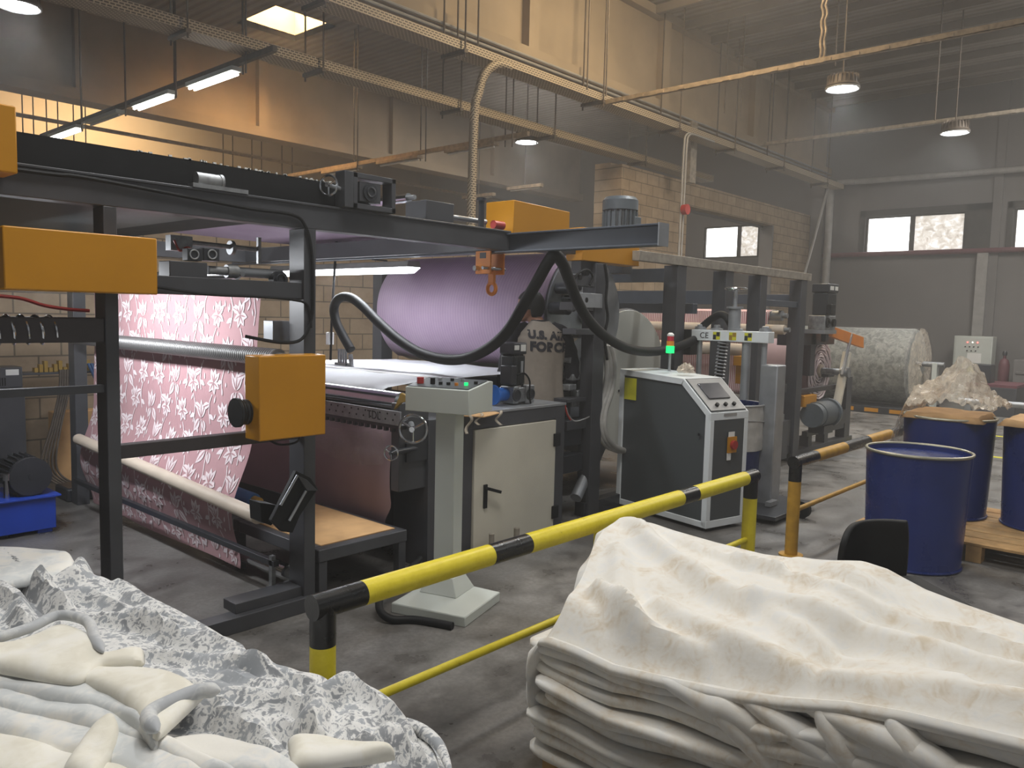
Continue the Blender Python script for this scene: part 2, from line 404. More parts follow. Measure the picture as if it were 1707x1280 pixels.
def interp(tab, x):
    if x <= tab[0][0]: return tab[0][1]
    for (a, va), (b, vb) in zip(tab, tab[1:]):
        if x <= b: return va+(vb-va)*(x-a)/(b-a)
    return tab[-1][1]
def sm(a, b, x):
    t = max(0, min(1, (x-a)/(b-a))); return t*t*(3-2*t)
# ================================================================== SETTING
XB = 21.0; YL = 8.4; ZC = 7.2
struct('floor', MB().box(-6, 26, -10, 26, -0.2, 0), 'floor', smooth=False)
def wall_holes(x0, x1, ys, ye, z0, z1, holes):
    mb = MB(); hs = sorted(holes); y = ys
    for (a, b, c, d) in hs:
        mb.box(x0, x1, y, a, z0, z1); mb.box(x0, x1, a, b, z0, c); mb.box(x0, x1, a, b, d, z1); y = b
    mb.box(x0, x1, y, ye, z0, z1); return mb
WZ0, WZ1 = 3.44, 4.34
wins = [(1.55, 3.86), (4.80, 7.07), (9.88, 11.58)]
struct('wall_back', wall_holes(XB, XB+0.3, -10, 26, 0, ZC, [(a, b, WZ0, WZ1) for a, b in wins]), 'wallgrey', smooth=False)
for i, (a, b) in enumerate(wins):
    mb = MB(); f = 0.06
    for (p, q, r, s_) in ((a, a+f, WZ0, WZ1), (b-f, b, WZ0, WZ1), (a, b, WZ0, WZ0+f*0.7), (a, b, WZ1-f*0.7, WZ1)):
        mb.box(XB+0.02, XB+0.16, p, q, r, s_)
    mid = lerp(a, b, 0.52) if i < 2 else lerp(a, b, 0.36)
    mb.box(XB+0.02, XB+0.14, mid-0.055, mid+0.055, WZ0, WZ1)
    w = struct('window_%d' % (i+1), mb, 'darkframe', smooth=False); w['label'] = 'window with dark frame in the back wall'
    MB().box(XB+0.08, XB+0.10, mid+0.05, b-f, WZ0+0.03, WZ1-0.03).build('pane', 'pane', w)
    MB().box(XB+0.06, XB+0.08, a+f, mid-0.05, WZ0+0.03, WZ1-0.03).build('pane', 'pane2', w)
# dark painted surround and a corner column on the back wall
mb = MB()
for a, b in wins[:2]: mb.box(XB-0.04, XB, a-0.55, a, 3.35, 4.5); mb.box(XB-0.04, XB, b, b+0.12, 3.35, 4.5); mb.box(XB-0.04, XB, a-0.55, b+0.12, WZ1, 4.5)
struct('trim_1', mb, 'darkframe', smooth=False)
struct('trim_2', MB().box(XB-0.06, XB, 4.1, 4.28, 0, ZC).box(XB-0.25, XB, 8.05, 8.38, 0, 5.4), 'wallgrey', smooth=False)
# block wall with a wide opening
mb = MB()
mb.box(-6, 12.15, YL, YL+0.25, 0, 2.75).box(12.15, 14.5, YL, YL+0.25, 0, 4.45).box(14.5, 18.6, YL, YL+0.25, 3.98, 4.45)
mb.box(18.6, XB, YL, YL+0.25, 0, 4.45).box(12.15, 12.55, YL+0.25, 9.0, 0, 4.5)
struct('wall_left', mb, 'block', smooth=False)
struct('trim_3', MB().box(18.55, 18.62, YL, 8.72, 0, 3.98).box(14.5, 18.6, YL+0.25, 8.72, 3.93, 3.98), 'wallgrey', smooth=False)
struct('wall_far', MB().box(-6, 26, 24, 24.3, 0, ZC), 'wallfar', smooth=False)
struct('wall_unseen_end', MB().box(-6.3, -6, 2.5, 24, 0, ZC), 'wallgrey', smooth=False)  # unseen wall, added to block ambient light and darken the left side
# deep precast roof girders with recessed panels
def girder(y, t, zb, ribs):
    mb = MB(); mb.box(-6, XB, y, y+t, zb, zb+0.2)
    mb.box(-6, XB, y+0.15, y+t-0.15, zb+0.2, ZC); mb.box(-6, XB, y, y+t, ZC-0.15, ZC)
    for x in ribs: mb.box(x-0.11, x+0.11, y+0.01, y+t-0.01, zb+0.2, ZC-0.15)
    return mb
struct('wall_girder_near', girder(8.0, 0.5, 5.43, [1.75, 5.45, 9.2, 12.9, 16.6]), 'girder', smooth=False)
struct('wall_girder_far', girder(16.0, 0.5, 5.43, [2.1, 5.8, 9.5, 13.2, 16.9]), 'girder', smooth=False)
# roof with a roof-light opening
mb = MB(); hx0, hx1, hy0, hy1 = 8.2, 9.5, 13.4, 14.8
mb.box(-6, hx0, -10, 26, ZC, ZC+0.12).box(hx1, 26, -10, 26, ZC, ZC+0.12).box(hx0, hx1, -10, hy0, ZC, ZC+0.12).box(hx0, hx1, hy1, 26, ZC, ZC+0.12)
struct('ceiling', mb, 'ceiling', smooth=False)
struct('trim_4', MB().box(hx0-0.04, hx0, hy0, hy1, ZC, 7.95).box(hx1, hx1+0.04, hy0, hy1, ZC, 7.95).box(hx0, hx1, hy0-0.04, hy0, ZC, 7.95).box(hx0, hx1, hy1, hy1+0.04, ZC, 7.95), 'wallfar', smooth=False)
mb = MB().box(hx0, hx1, hy0, hy1, 7.95, 7.97)
w = struct('window_4', mb, 'sky', smooth=False); w['label'] = 'amber roof light between the girders'
mb = MB()
for k in range(6): mb.box(hx0, hx1, hy0+0.12+k*0.22, hy0+0.16+k*0.22, 7.9, 7.95)
mb.box(8.8, 8.88, hy0, hy1, 7.86, 7.9); mb.build('glazing_bar', 'wallfar', w)
mb = MB()
for k in range(9): mb.box(12.5+k*1.0-0.05, 12.5+k*1.0+0.05, -10, 8.0, ZC-0.14, ZC)
struct('trim_5', mb, 'ceiling', smooth=False)
# maroon pipe and cable conduit along the back wall
tag(MB().cyl((XB-0.12, 8.36, 3.41), (XB-0.12, -2, 3.41), 0.06).build('wall_pipe', 'maroon'), 'maroon pipe running along the grey back wall under the windows', 'pipe')
tag(MB().tube(spline([(XB-0.35, 7.7, 5.2), (XB-0.3, 7.3, 5.21), (XB-0.2, 6.5, 5.2), (XB-0.15, -2, 5.1)], 4), 0.07).build('wall_conduit', 'pipegrey'), 'pale conduit running along the back wall above the windows', 'conduit')
tag(MB().cyl((XB-0.3, 7.88, 2.2), (XB-0.3, 7.88, 5.2), 0.09).build('corner_pipe', 'pipegrey'), 'grey vertical pipe in the corner of the back wall', 'pipe')
tag(MB().cyl(atY(1380, 315, 7.75), atY(1380, 315, 7.75).lerp(atY(1335, 480, 7.75), atY(1380, 315, 7.75).z/(atY(1380, 315, 7.75).z-atY(1335, 480, 7.75).z)), 0.03).build('slanted_pole', 'pipegrey'), 'thin pale pole slanting down in front of the block wall', 'pole')
# ---------------- cable trays
def tray(y, z, w, h, x0, x1, label, rods, mat='perf', rodtop=ZC):
    t = thing('cable_tray', label, 'cable tray', (x0, y, z))
    mb = MB(); mb.box(x0, x1, y, y+0.006, z, z+h); mb.box(x0, x1, y+w-0.006, y+w, z, z+h); mb.box(x0, x1, y+0.006, y+w-0.006, z, z+0.006)
    mb.build('channel', mat, t, smooth=False)
    mb = MB(); mb.box(x0, x1, y+0.03, y+w-0.03, z+0.01, z+h*0.6); mb.build('cables', 'rod', t, smooth=False)
    for x in rods:
        mb = MB(); mb.box(x-0.03, x+0.03, y-0.06, y+w+0.06, z-0.045, z-0.002); b = mb.build('support_bracket', 'rod', t, smooth=False)
        for yy in (y-0.04, y+w+0.04): MB().cyl((x, yy, z-0.1), (x, yy, rodtop), 0.012, 8).build('hanger_rod', 'rod', b)
    return t
tray(7.55, 5.04, 0.32, 0.11, 2.0, 20.7, 'perforated cable tray hung beside the near roof girder', [5.2, 7.3, 10.3, 12.6, 14.7, 17, 19.5])
tray(8.75, 4.72, 0.32, 0.12, 1.5, 16.2, 'darker cable tray hung behind the girder above the light row', [2.3, 4.25, 6.0, 8.4, 10.6, 13.4])
tag(MB().cyl((2, 7.95, 5.46), (20.8, 7.95, 5.46), 0.022, 8).build('conduit_pipe', 'pipegrey'), 'upper of two thin conduits clipped along the near girder', 'conduit')
tag(MB().cyl((2, 7.95, 5.38), (20.8, 7.95, 5.38), 0.022, 8).build('conduit_pipe', 'pipegrey'), 'lower of two thin conduits clipped along the near girder', 'conduit')
# vertical curved tray dropping from the near tray to the machine
vt = [(8.1, 7.45, 5.0), (7.85, 7.45, 4.98), (7.62, 7.45, 4.82), (7.5, 7.45, 4.55), (7.42, 7.45, 4.1), (7.4, 7.45, 2.0), (7.4, 7.45, 0.0)]
P = spline(vt, 6); mb = MB()
def rib(i, side):
    p = P[i]; d = (P[min(i+1, len(P)-1)]-P[max(i-1, 0)]).normalized(); nrm = Vector((0, 1, 0)).cross(d).normalized()
    return p + nrm*side*0.05
mb.grid(lambda u, v: rib(round(u*(len(P)-1)), lerp(-1, 1, v)), len(P)-1, 1)
tag(mb.build('drop_cable_tray', 'perf', solid=0.06), 'perforated tray curving down from the ceiling tray behind the hoist beam', 'cable tray')
# cross rails hung under the roof on the right
def crossrail(x, y0, y1, z, label, mat='tan'):
    mb = MB(); mb.box(x, x+0.05, y1, y0, z, z+0.006).box(x, x+0.006, y1, y0, z, z+0.07)
    for k in range(int((y0-y1)/0.35)):
        mb.box(x-0.012, x, y1+0.1+k*0.35, y1+0.2+k*0.35, z+0.01, z+0.05)
    return tag(mb.build('hung_rail', mat, smooth=False), label, 'rail')
crossrail(10.4, 7.55, 0.8, 5.0, 'dusty tan angle rail crossing under the roof above the nearer round lamp')
crossrail(15.9, 7.55, 0.8, 5.29, 'dusty angle rail crossing under the roof above the farther round lamp', 'galv')
for dy in (0, 0.05):
    mb = MB(); mb.tube([(10.42+0.01*math.sin(k*2.1), 4.15+dy+0.012*math.cos(k*1.7), 5.05+k*0.06) for k in range(36)], 0.018, 6)
    tag(mb.build('hanging_rope', 'tan'), 'dusty twisted rope holding the tan angle rail', 'rope', 'ropes of the tan rail')
for (px, py, X0, ztop) in ((1205, 245, 13.5, ZC), (1232, 245, 13.6, ZC), (1290, 150, 17, ZC), (1315, 150, 17.2, ZC), (982, 40, 9.5, ZC), (1014, 40, 9.8, ZC), (763, 60, 7.5, ZC), (797, 60, 7.7, ZC), (1395, 60, 13, ZC), (1568, 60, 15, ZC)):
    p = atX(px, py, X0); q = atX(px-6, {1205: 190, 1232: 200, 1290: 240, 1315: 245, 982: 150, 1014: 160, 763: 80, 797: 90, 1395: 110, 1568: 200}[px], X0)
    tag(MB().cyl((p.x, p.y, ztop), (p.x, p.y, q.z), 0.012, 6).build('hanger_rod', 'rod'), 'thin dusty rod hanging from the roof over the hall', 'rod', 'thin hanger rods')
# ---------------- fluorescent rows
def lightrow(x, y0, y1, z, tubes, label, tlabel, grp, lit, rods):
    t = thing('light_rail', label, 'rail', (x, y0, z))
    MB().box(x-0.03, x+0.03, y0, y1, z, z+0.07).build('channel', 'tan' if not lit else 'rod', t, smooth=False)
    for y in rods:
        MB().cyl((x-0.05, y, z-0.15), (x-0.05, y, ZC), 0.012, 6).build('hanger_rod', 'rod', t)
        MB().cyl((x+0.05, y+0.25, z-0.1), (x+0.05, y+0.25, ZC), 0.012, 6).build('hanger_rod', 'rod', t)
    for k, (a, b) in enumerate(tubes):
        L = thing('fluorescent_light', tlabel[k], 'light', (x, a, z-0.1), grp)
        MB().box(x-0.07, x+0.07, a, b, z-0.06, z-0.005).build('housing', 'tan' if not lit else 'greywhite', L, bevel=0.005)
        if lit and k != 1:
            for s_ in (-0.035, 0.035): MB().cyl((x+s_, a+0.05, z-0.085), (x+s_, b-0.05, z-0.085), 0.016, 10).build('tube', 'tubefar', L)
        else: MB().cyl((x, a+0.05, z-0.08), (x, b-0.05, z-0.08), 0.016, 10).build('tube', 'whiteplastic', L)
    return t
lightrow(5.1, 8.35, 16.0, 4.62, [(14.2, 15.5), (12.6, 13.8), (10.9, 12.1), (9.2, 10.4)],
         'dark rail carrying the lit fluorescent tubes at upper left', ['lit fluorescent light at the far left end of the dark rail', 'unlit fluorescent light on the dark rail', 'lit fluorescent light in the middle of the dark rail', 'lit fluorescent light nearest the cable tray on the dark rail'], 'fluorescents on the dark rail', True, [8.9, 10.7, 12.3, 14.0])
lightrow(9.8, 8.6, 16.0, 4.55, [(9.3, 10.5), (11.2, 12.4), (13.0, 14.2)], 'tan rail with unlit fluorescents behind the round lamp',
         ['unlit fluorescent nearest the round lamp on the tan rail', 'middle unlit fluorescent on the tan rail', 'farthest unlit fluorescent on the tan rail'], 'fluorescents on the tan rail', False, [8.9, 11, 13])
tag(MB().box(2.0, 20, 18.0, 18.07, 5.34, 5.41).build('far_rail', 'tan', smooth=False), 'long tan rail running behind the light row', 'rail')
for k, (a, b, lab) in enumerate(((894, 312, 'nearer of two unlit fluorescents above the yellow cover'), (815, 327, 'farther of two unlit fluorescents above the yellow cover'))):
    p = atX(a, b, 16); L = thing('fluorescent_light', lab, 'light', p, 'fluorescents beyond the block wall')
    MB().box(p.x-0.06, p.x+0.06, p.y-0.2, p.y+1.0, p.z, p.z+0.08).build('housing', 'tan', L); MB().cyl((p.x, p.y-0.1, p.z-0.02), (p.x, p.y+0.9, p.z-0.02), 0.016, 8).build('tube', 'whiteplastic', L); MB().cyl((p.x, p.y+0.4, p.z+0.08), (p.x, p.y+0.4, ZC), 0.012, 6).build('suspension_rod', 'rod', L)
for px in (38, 56, 78, 97, 123, 143, 372, 388, 420, 436, 470, 487):
    p = atY(px, 205+px*0.17, 18.03); tag(MB().cyl((p.x, 18.03, 5.0 if px < 200 else 4.6), (p.x, 18.03, ZC), 0.012, 6).build('hanger_rod', 'rodthin'), 'thin rod holding up the long tan rail behind the light row', 'rod', 'rods of the far tan rail')
cdu = thing('drop_conduit', 'pair of pale conduits bending down from the near cable tray, with a red box', 'conduit', (12.6, 7.4, 0))
for dx in (0, 0.09): MB().tube(spline([(13.6+dx, 7.42, 4.98), (12.9+dx, 7.42, 4.98), (12.68+dx, 7.42, 4.93), (12.62+dx, 7.42, 4.75), (12.6+dx, 7.42, 4.0), (12.57+dx, 7.42, 2.0), (12.57+dx, 7.42, 0.0)], 6), 0.018, 8).build('conduit', 'pipegrey', cdu)
MB().cyl((12.63, 7.3, 3.62), (12.63, 7.4, 3.62), 0.09, 16).build('red_box', 'red', cdu)
tag(MB().box(atY(1152, 245, 7.9).x, atY(1162, 245, 7.9).x, 7.9, 8.0, atY(1156, 305, 7.9).z, 5.43).build('hanging_duct', 'galv'), 'short vertical duct piece hanging by the block wall top', 'duct')
# ---------------- round high-bay lamps
def highbay(p, label, power):
    x, y, z = p; t = thing('high_bay_lamp', label, 'lamp', p, 'round high bay lamps')
    MB().lathe((x, y, z), (0, 0, 1), [(0.20, 0.02), (0.225, 0.0), (0.235, 0.03), (0.21, 0.06), (0.19, 0.16), (0.12, 0.2), (0.06, 0.22)], 32).build('housing', 'rod', t)
    mb = MB()
    for k in range(24):
        a = 2*math.pi*k/24; c, s_ = math.cos(a), math.sin(a)
        mb.bar((x+0.12*c, y+0.12*s_, z+0.12), (x+0.215*c, y+0.215*s_, z+0.12), 0.008, 0.12)
    mb.build('cooling_fin', 'rod', t, smooth=False)
    MB().lathe((x, y, z-0.004), (0, 0, 1), [(0.001, 0), (0.19, 0.0), (0.19, 0.02), (0.001, 0.02)], 32).build('lens', 'lamp', t)
    mb = MB(); mb.torus((x, y, z), (0, 0, 1), 0.225, 0.012); mb.build('rim_ring', 'pipegrey', t)
    MB().cyl((x, y, z+0.2), (x, y, ZC), 0.012, 6).build('suspension_rod', 'rod', t)
    l = bpy.data.lights.new('lamp_light', 'SPOT'); l.energy = power; l.spot_size = math.radians(150); l.spot_blend = 0.6; l.shadow_soft_size = 0.2; l.color = (0.93, 0.97, 1.0)
    o = bpy.data.objects.new('lamp_light', l); o.location = (x, y, z-0.05); COL.objects.link(o)
highbay((11.72, 4.38, 5.0), 'round lamp hanging under the tan angle rail, nearest on the right', 260)
highbay((15.6, 3.85, 5.02), 'round lamp near the back wall above the windows', 220)
highbay((11.75, 10.35, 5.0), 'small round lamp in the middle, beyond the hoist beam', 220)
highbay((3.1, 10.36, 5.0), 'round lamp at the top left corner', 300)
highbay((3.1, 4.4, 5.0), 'round lamp overhead above the laminating machine', 230)
highbay((7.2, 3.3, 5.6), 'round lamp overhead above the glue melter', 230)
highbay((3.0, -1.5, 5.0), 'round lamp overhead behind the photographer', 40)
highbay((7.4, -1.5, 5.0), 'round lamp overhead right of the blue drums', 80)
# dusty air of the hall
t = NT('dusty_air'); t.t.nodes.remove(t.b); vs = t.n('ShaderNodeVolumeScatter', i_Density=0.0085, i_Anisotropy=0.35, i_Color=(0.95, 0.93, 0.9, 1)); t.l(vs.outputs[0], t.out.inputs['Volume'])
hz_ = MB().box(-5.9, 20.95, -9.5, 23.9, 0.01, 7.15).build('haze', t.m); hz_['kind'] = 'structure'; hz_['label'] = 'thin dusty haze filling the hall'
# ================================================================== FABRIC FEED FRAME (left)
YF = 3.78
f1 = thing('fabric_feed_frame', 'dark grey steel frame at left holding the hanging pink fabric, with yellow guards', 'machine frame', (1.45, YF, 0))
def channel(x0, x1, y0, y1, z0, z1): return MB().box(x0, x1, y0, y1, z0, z1)
channel(1.446, 1.505, YF, 3.90, 0, 2.14).build('post', 'steel', f1, bevel=0.004)
channel(2.485, 2.56, YF, 3.93, 0, 2.14).build('post', 'steel', f1, bevel=0.004)
channel(1.44, 1.55, 7.15, 7.28, 0, 2.14).build('post', 'steel', f1, bevel=0.004)
channel(2.48, 2.58, 7.15, 7.28, 0, 2.14).build('post', 'steel', f1, bevel=0.004)
MB().box(-0.6, 4.14, YF, 3.88, 2.14, 2.275).box(-0.6, 4.14, YF-0.012, 3.90, 2.262, 2.275).build('top_beam', 'steel', f1, bevel=0.003)
MB().box(-0.6, 4.14, 7.15, 7.27, 2.14, 2.275).build('top_beam', 'steel', f1, bevel=0.003)
MB().box(4.04, 4.14, 3.88, 7.15, 2.14, 2.27).build('end_beam', 'steel', f1, bevel=0.003)
MB().box(-0.6, 2.35, 3.88, 7.15, 2.235, 2.262).build('deck_plate', 'deck', f1)
for x in (-0.2, 0.55): MB().box(x, x+0.05, 3.9, 7.1, 2.18, 2.234).build('deck_bearer', 'steel2', f1, bevel=0.003)
MB().box(0.15, 2.57, 3.755, 3.86, 0, 0.085).build('floor_beam', 'steel', f1, bevel=0.003)
MB().box(0.0, 0.1, 3.755, 7.2, 0, 0.085).build('floor_beam', 'brownsteel', f1, bevel=0.003)
MB().box(2.08, 2.484, 3.80, 3.93, 0.085, 0.14).build('bearing_plinth', 'steel', f1, bevel=0.003)
MB().box(1.506, 2.484, 3.80, 3.86, 0.985, 1.05).build('mid_rail', 'brownsteel', f1, bevel=0.003)
MB().box(-0.6, 1.446, 3.79, 3.89, 1.53, 1.64).build('side_rail', 'brownsteel', f1, bevel=0.004)
MB().box(-0.6, 1.446, 3.80, 3.84, 1.30, 1.335).build('angle_rail', 'steel', f1, bevel=0.002)
z0, z1 = atY(300, 491, 3.82).z, atY(300, 461, 3.82).z
MB().box(1.506, 2.484, 3.80, 3.90, z0, z1).build('upper_rail', 'steel', f1, bevel=0.003)
# shiny film wound round the side rail
pts = [(lerp(1.0, 1.25, k/80), 3.84+0.056*math.cos(k*0.36), 1.585+0.061*math.sin(k*0.36)) for k in range(81)]
MB().tube(pts, 0.006, 6).build('film_wrap', 'chrome', f1)
# yellow guards
def guard(x0, x1, y0, y1, z0, z1, par, mat='yellow'):
    return MB().box(x0, x1, y0, y1, z0, z1).build('guard_cover', mat, par, bevel=0.006)
guard(1.0, 1.605, 3.60, 3.775, 1.75, 2.0, f1)
guard(0.55, 1.06, 3.60, 3.775, 2.205, 2.465, f1)
g3 = guard(2.106, 2.502, 3.60, 3.74, 1.03, 1.462, f1)
MB().tube(spline([(2.2, 3.7, 1.03), (2.28, 3.7, 0.985), (2.4, 3.72, 0.985), (2.47, 3.78, 1.03)], 6), 0.006, 6).build('cable', 'black', g3)
MB().cyl((2.05, 3.72, 1.17), (2.105, 3.72, 1.17), 0.065, 24).cyl((2.04, 3.72, 1.17), (2.06, 3.72, 1.17), 0.075, 24).build('fan_housing', 'finsdark', g3)
# rollers
def roller(p0, p1, r, mat, par, name='roller', jr=None, jmat='castmetal'):
    p0 = Vector(p0); p1 = Vector(p1); o = MB().cyl(p0, p1, r, 28).build(name, mat, par)
    d = (p1-p0).normalized(); j = jr or r*0.5
    MB().cyl(p0-d*0.06, p0, j, 14).build('journal', jmat, o); MB().cyl(p1, p1+d*0.06, j, 14).build('journal', jmat, o)
    return o
roller((2.4, 3.9, 1.43), (2.4, 6.95, 1.43), 0.05, 'screw', f1, 'grooved_roller', 0.03)
roller((2.36, 4.05, 0.515), (2.36, 6.75, 0.63), 0.043, 'beige', f1, 'dancer_roller', 0.025)
q_ = atX(424, 834, 2.62)
rb = roller(q_, (2.62, 6.75, q_.z+0.06), 0.045, 'bluesleeve', f1, 'blue_sleeved_roller', 0.03, 'brassy')
MB().box(2.385, 2.42, 3.93, 6.95, 0.24, 0.275).build('spreader_bar', 'steel2', f1, bevel=0.002)
roller((2.60, 4.12, 0.115), (2.60, 6.9, 0.115), 0.05, 'chrome', f1, 'bottom_roller', 0.03)
# pillow block of the bottom roller
mb = MB(); mb.box(2.40, 2.66, 4.0, 4.04, 0.085, 0.1); mb.cyl((2.60, 3.985, 0.13), (2.60, 4.05, 0.13), 0.045, 20); mb.torus((2.60, 3.98, 0.13), (0, 1, 0), 0.028, 0.007)
mb.box(2.385, 2.41, 3.95, 3.98, 0.085, 0.30)
mb.build('pillow_block', 'castmetal', f1)
# dancer swing bracket
def plateY(pix, y, t, par, name, mat):
    return MB().prism([atY(a, b, y) for a, b in pix], (0, t, 0)).build(name, mat, par, bevel=0.003)
plateY([(452, 868), (470, 886), (488, 888), (500, 860), (530, 815), (518, 796), (494, 785)], 3.745, 0.03, f1, 'swing_plate', 'black')
plateY([(434, 838), (462, 842), (468, 860), (452, 876), (436, 870)], 3.86, 0.12, f1, 'bearing_block', 'black')
mb = MB()
for a, b in (((468, 842), (496, 792)), ((482, 868), (510, 818))): mb.cyl(atY(*a, 3.735), atY(*b, 3.735), 0.008, 10)
mb.build('tie_rod', 'alu', f1)
MB().prism([atY(a, b, 3.73) for a, b in ((496, 792), (512, 800), (530, 818), (512, 818))], (0, 0.05, 0)).build('bracket_cap', 'steel', f1, bevel=0.002)
# pneumatic edge guide on the upper rail
def bY(pix, y, t):
    (x0, y0), (x1, y1) = pix; a = atY(x0, y1, y); b = atY(x1, y0, y); return (a.x, b.x, y, y+t, a.z, b.z)
g = MB().box(*bY(((283, 438), (346, 466)), 3.83, 0.12)).build('edge_guide_actuator', 'steel', f1, bevel=0.004)
mb = MB(); p = atY(346, 450, 3.87); mb.cyl(p, p+Vector((0.12, 0, 0)), 0.022, 16).cyl(p+Vector((0.1, 0, 0)), p+Vector((0.16, 0, 0)), 0.034, 16); mb.build('actuator_rod', 'castmetal', g)
mb = MB().box(*bY(((313, 415), (337, 434)), 3.83, 0.06)).box(*bY(((340, 415), (366, 434)), 3.83, 0.06)); mb.build('clamp_block', 'steel2', f1, bevel=0.003)
mb = MB()
for px in (324, 354):
    p = atY(px, 424, 3.826); mb.torus(p, (0, 1, 0), 0.022, 0.004)
mb.build('clamp_ring', 'alu', f1)
roller(tuple(atY(395, 457, 3.95)), tuple(atY(395, 457, 3.95)+Vector((0.02, 2.9, 0.0))), 0.028, 'chrome', f1, 'idler_roller', 0.014)
p = atY(425, 455, 3.92)
MB().cyl(p+Vector((-0.12, 0, 0)), p+Vector((0.16, 0, 0)), 0.026, 20).build('pneumatic_cylinder', 'alu', f1)
p = atY(468, 466, 3.86); mb = MB().cyl(p, p+Vector((0, 0.05, 0)), 0.045, 20).box(p.x-0.07, p.x+0.07, 3.86, 3.92, p.z-0.05, p.z-0.03); mb.torus(p-Vector((0, .004, 0)), (0, 1, 0), 0.028, 0.006); mb.build('pillow_block', 'steel2', f1)
mb = MB(); p = atY(300, 405, 4.2)
mb.box(p.x-0.05, p.x+0.07, 4.2, 4.26, p.z-0.04, p.z+0.04).cyl(p+Vector((0.06, 0.03, 0.01)), p+Vector((0.48, 0.03, 0.0)), 0.013, 12).cyl(p+Vector((0.3, 0.03, 0)), p+Vector((0.32, 0.03, 0)), 0.04, 14)
mb.box(p.x+0.46, p.x+0.48, 4.2, 4.22, p.z-0.08, p.z+0.07)
mb.build('sensor_rod', 'castmetal', f1)
MB().tube(spline([atY(a, b, 4.18) for a, b in ((290, 400), (300, 418), (312, 412), (325, 420))], 5), 0.006, 6).build('red_air_hose', 'red', f1)
# take-up bearing with handwheel on the top beam
bb = MB()
x0, x1, zb, zt = 2.765, 3.07, 2.275, 2.475; yb = 3.72
for (a, b, c, d) in ((x0, x0+0.03, zb, zt), (x1-0.03, x1, zb, zt), (x0, x1, zb, zb+0.03), (x0, x1, zt-0.03, zt)): bb.box(a, b, yb, yb+0.09, c, d)
bb.box(x0+0.05, x0+0.2, yb+0.01, yb+0.08, zb+0.045, zt-0.045).box(x0-0.06, x0, yb, yb+0.09, zb, zt)
tb = bb.build('take_up_bearing', 'steel', f1, bevel=0.003)
c_ = Vector((x0+0.12, yb+0.008, (zb+zt)/2)); mb = MB().cyl(c_, c_-Vector((0, 0.012, 0)), 0.05, 22).torus(c_-Vector((0, 0.013, 0)), (0, 1, 0), 0.026, 0.007); mb.build('bearing_ring', 'steel2', tb)
def handwheel(c, axis, R, par, handle=None):
    c = Vector(c); ax = Vector(axis).normalized(); mb = MB().torus(c, ax, R, R*0.12, 30, 8)
    a = ax.cross(Vector((0, 0, 1))).normalized(); b = ax.cross(a)
    for k in range(3):
        t = math.pi/2+2*math.pi*k/3; mb.cyl(c, c+(a*math.cos(t)+b*math.sin(t))*R, R*0.1, 8)
    mb.cyl(c-ax*R*0.25, c+ax*R*0.35, R*0.2, 14)
    o = mb.build('handwheel', 'chrome', par)
    if handle: MB().cyl(c+(a*handle[0]+b*handle[1])*R, c+(a*handle[0]+b*handle[1])*R-ax*R*1.1, R*0.11, 10).build('crank_handle', 'chrome', o)
    return o
hc = Vector((2.63, 3.765, 2.385))
handwheel(hc, (-0.9, -0.35, 0), 0.055, f1)
MB().cyl(hc, (2.72, 3.765, 2.375), 0.012, 12).build('screw_spindle', 'alu', f1)
# small motor on the top beam
p = atY(345, 302, 3.8); mb = MB().cyl(p+Vector((-0.06, 0, 0)), p+Vector((0.06, 0.0, 0)), 0.038, 20).cyl(p+Vector((0.06, 0, 0)), p+Vector((0.075, 0, 0)), 0.042, 20).box(p.x-0.09, p.x+0.2, 3.76, 3.86, 2.275, 2.295)
mb.build('small_motor', 'castmetal', f1)
# black cable along the beam and down the post
MB().tube(spline([(-0.3, 3.77, 2.26), (1.1, 3.765, 2.245), (1.35, 3.765, 2.25), (1.8, 3.765, 2.225), (2.15, 3.765, 2.205), (2.4, 3.765, 2.2), (2.48, 3.765, 2.15), (2.52, 3.765, 2.02), (2.53, 3.765, 1.8), (2.52, 3.765, 1.65), (2.46, 3.765, 1.54), (2.35, 3.79, 1.52), (2.2, 3.9, 1.55)], 8), 0.009, 8).build('power_cable', 'black', f1)
MB().tube(spline([(1.6, 3.79, 1.80), (1.9, 3.785, 1.765), (2.2, 3.785, 1.76), (2.42, 3.785, 1.75), (2.5, 3.77, 1.72), (2.52, 3.765, 1.6)], 8), 0.007, 8).build('power_cable', 'black', f1)
# roller with grey end plates by the middle post
MB().box(*bY(((455, 535), (488, 570)), 4.0, 0.1)).build('end_plate', 'alu', f1, bevel=0.003)
MB().box(*bY(((488, 497), (505, 600)), 3.94, 0.02)).build('side_plate', 'alu', f1, bevel=0.002)
# dark conveyor belt on the deck
cv = thing('conveyor_belt', 'black conveyor belt running along the top of the feed frame', 'conveyor', (1.0, 3.9, 2.275))
pr = []
for k in range(13):
    t = -math.pi/2+math.pi*k/12; pr.append((2.9+0.065*math.cos(t), 2.345+0.065*math.sin(t)))
pr += [(-0.6, 2.41), (-0.6, 2.28)]
MB().prism([(x, 3.82, z) for x, z in pr], (0, 3.2, 0)).build('belt', 'black', cv)
mb = MB(); random.seed(3)
for k in range(46):
    x = random.uniform(1.6, 2.7); mb.box(x, x+random.uniform(0.006, 0.02), 3.82, 3.83, 2.405, 2.412+random.random()*0.008)
mb.build('lint', 'whiteplastic', cv, smooth=False)['kind'] = 'stuff'
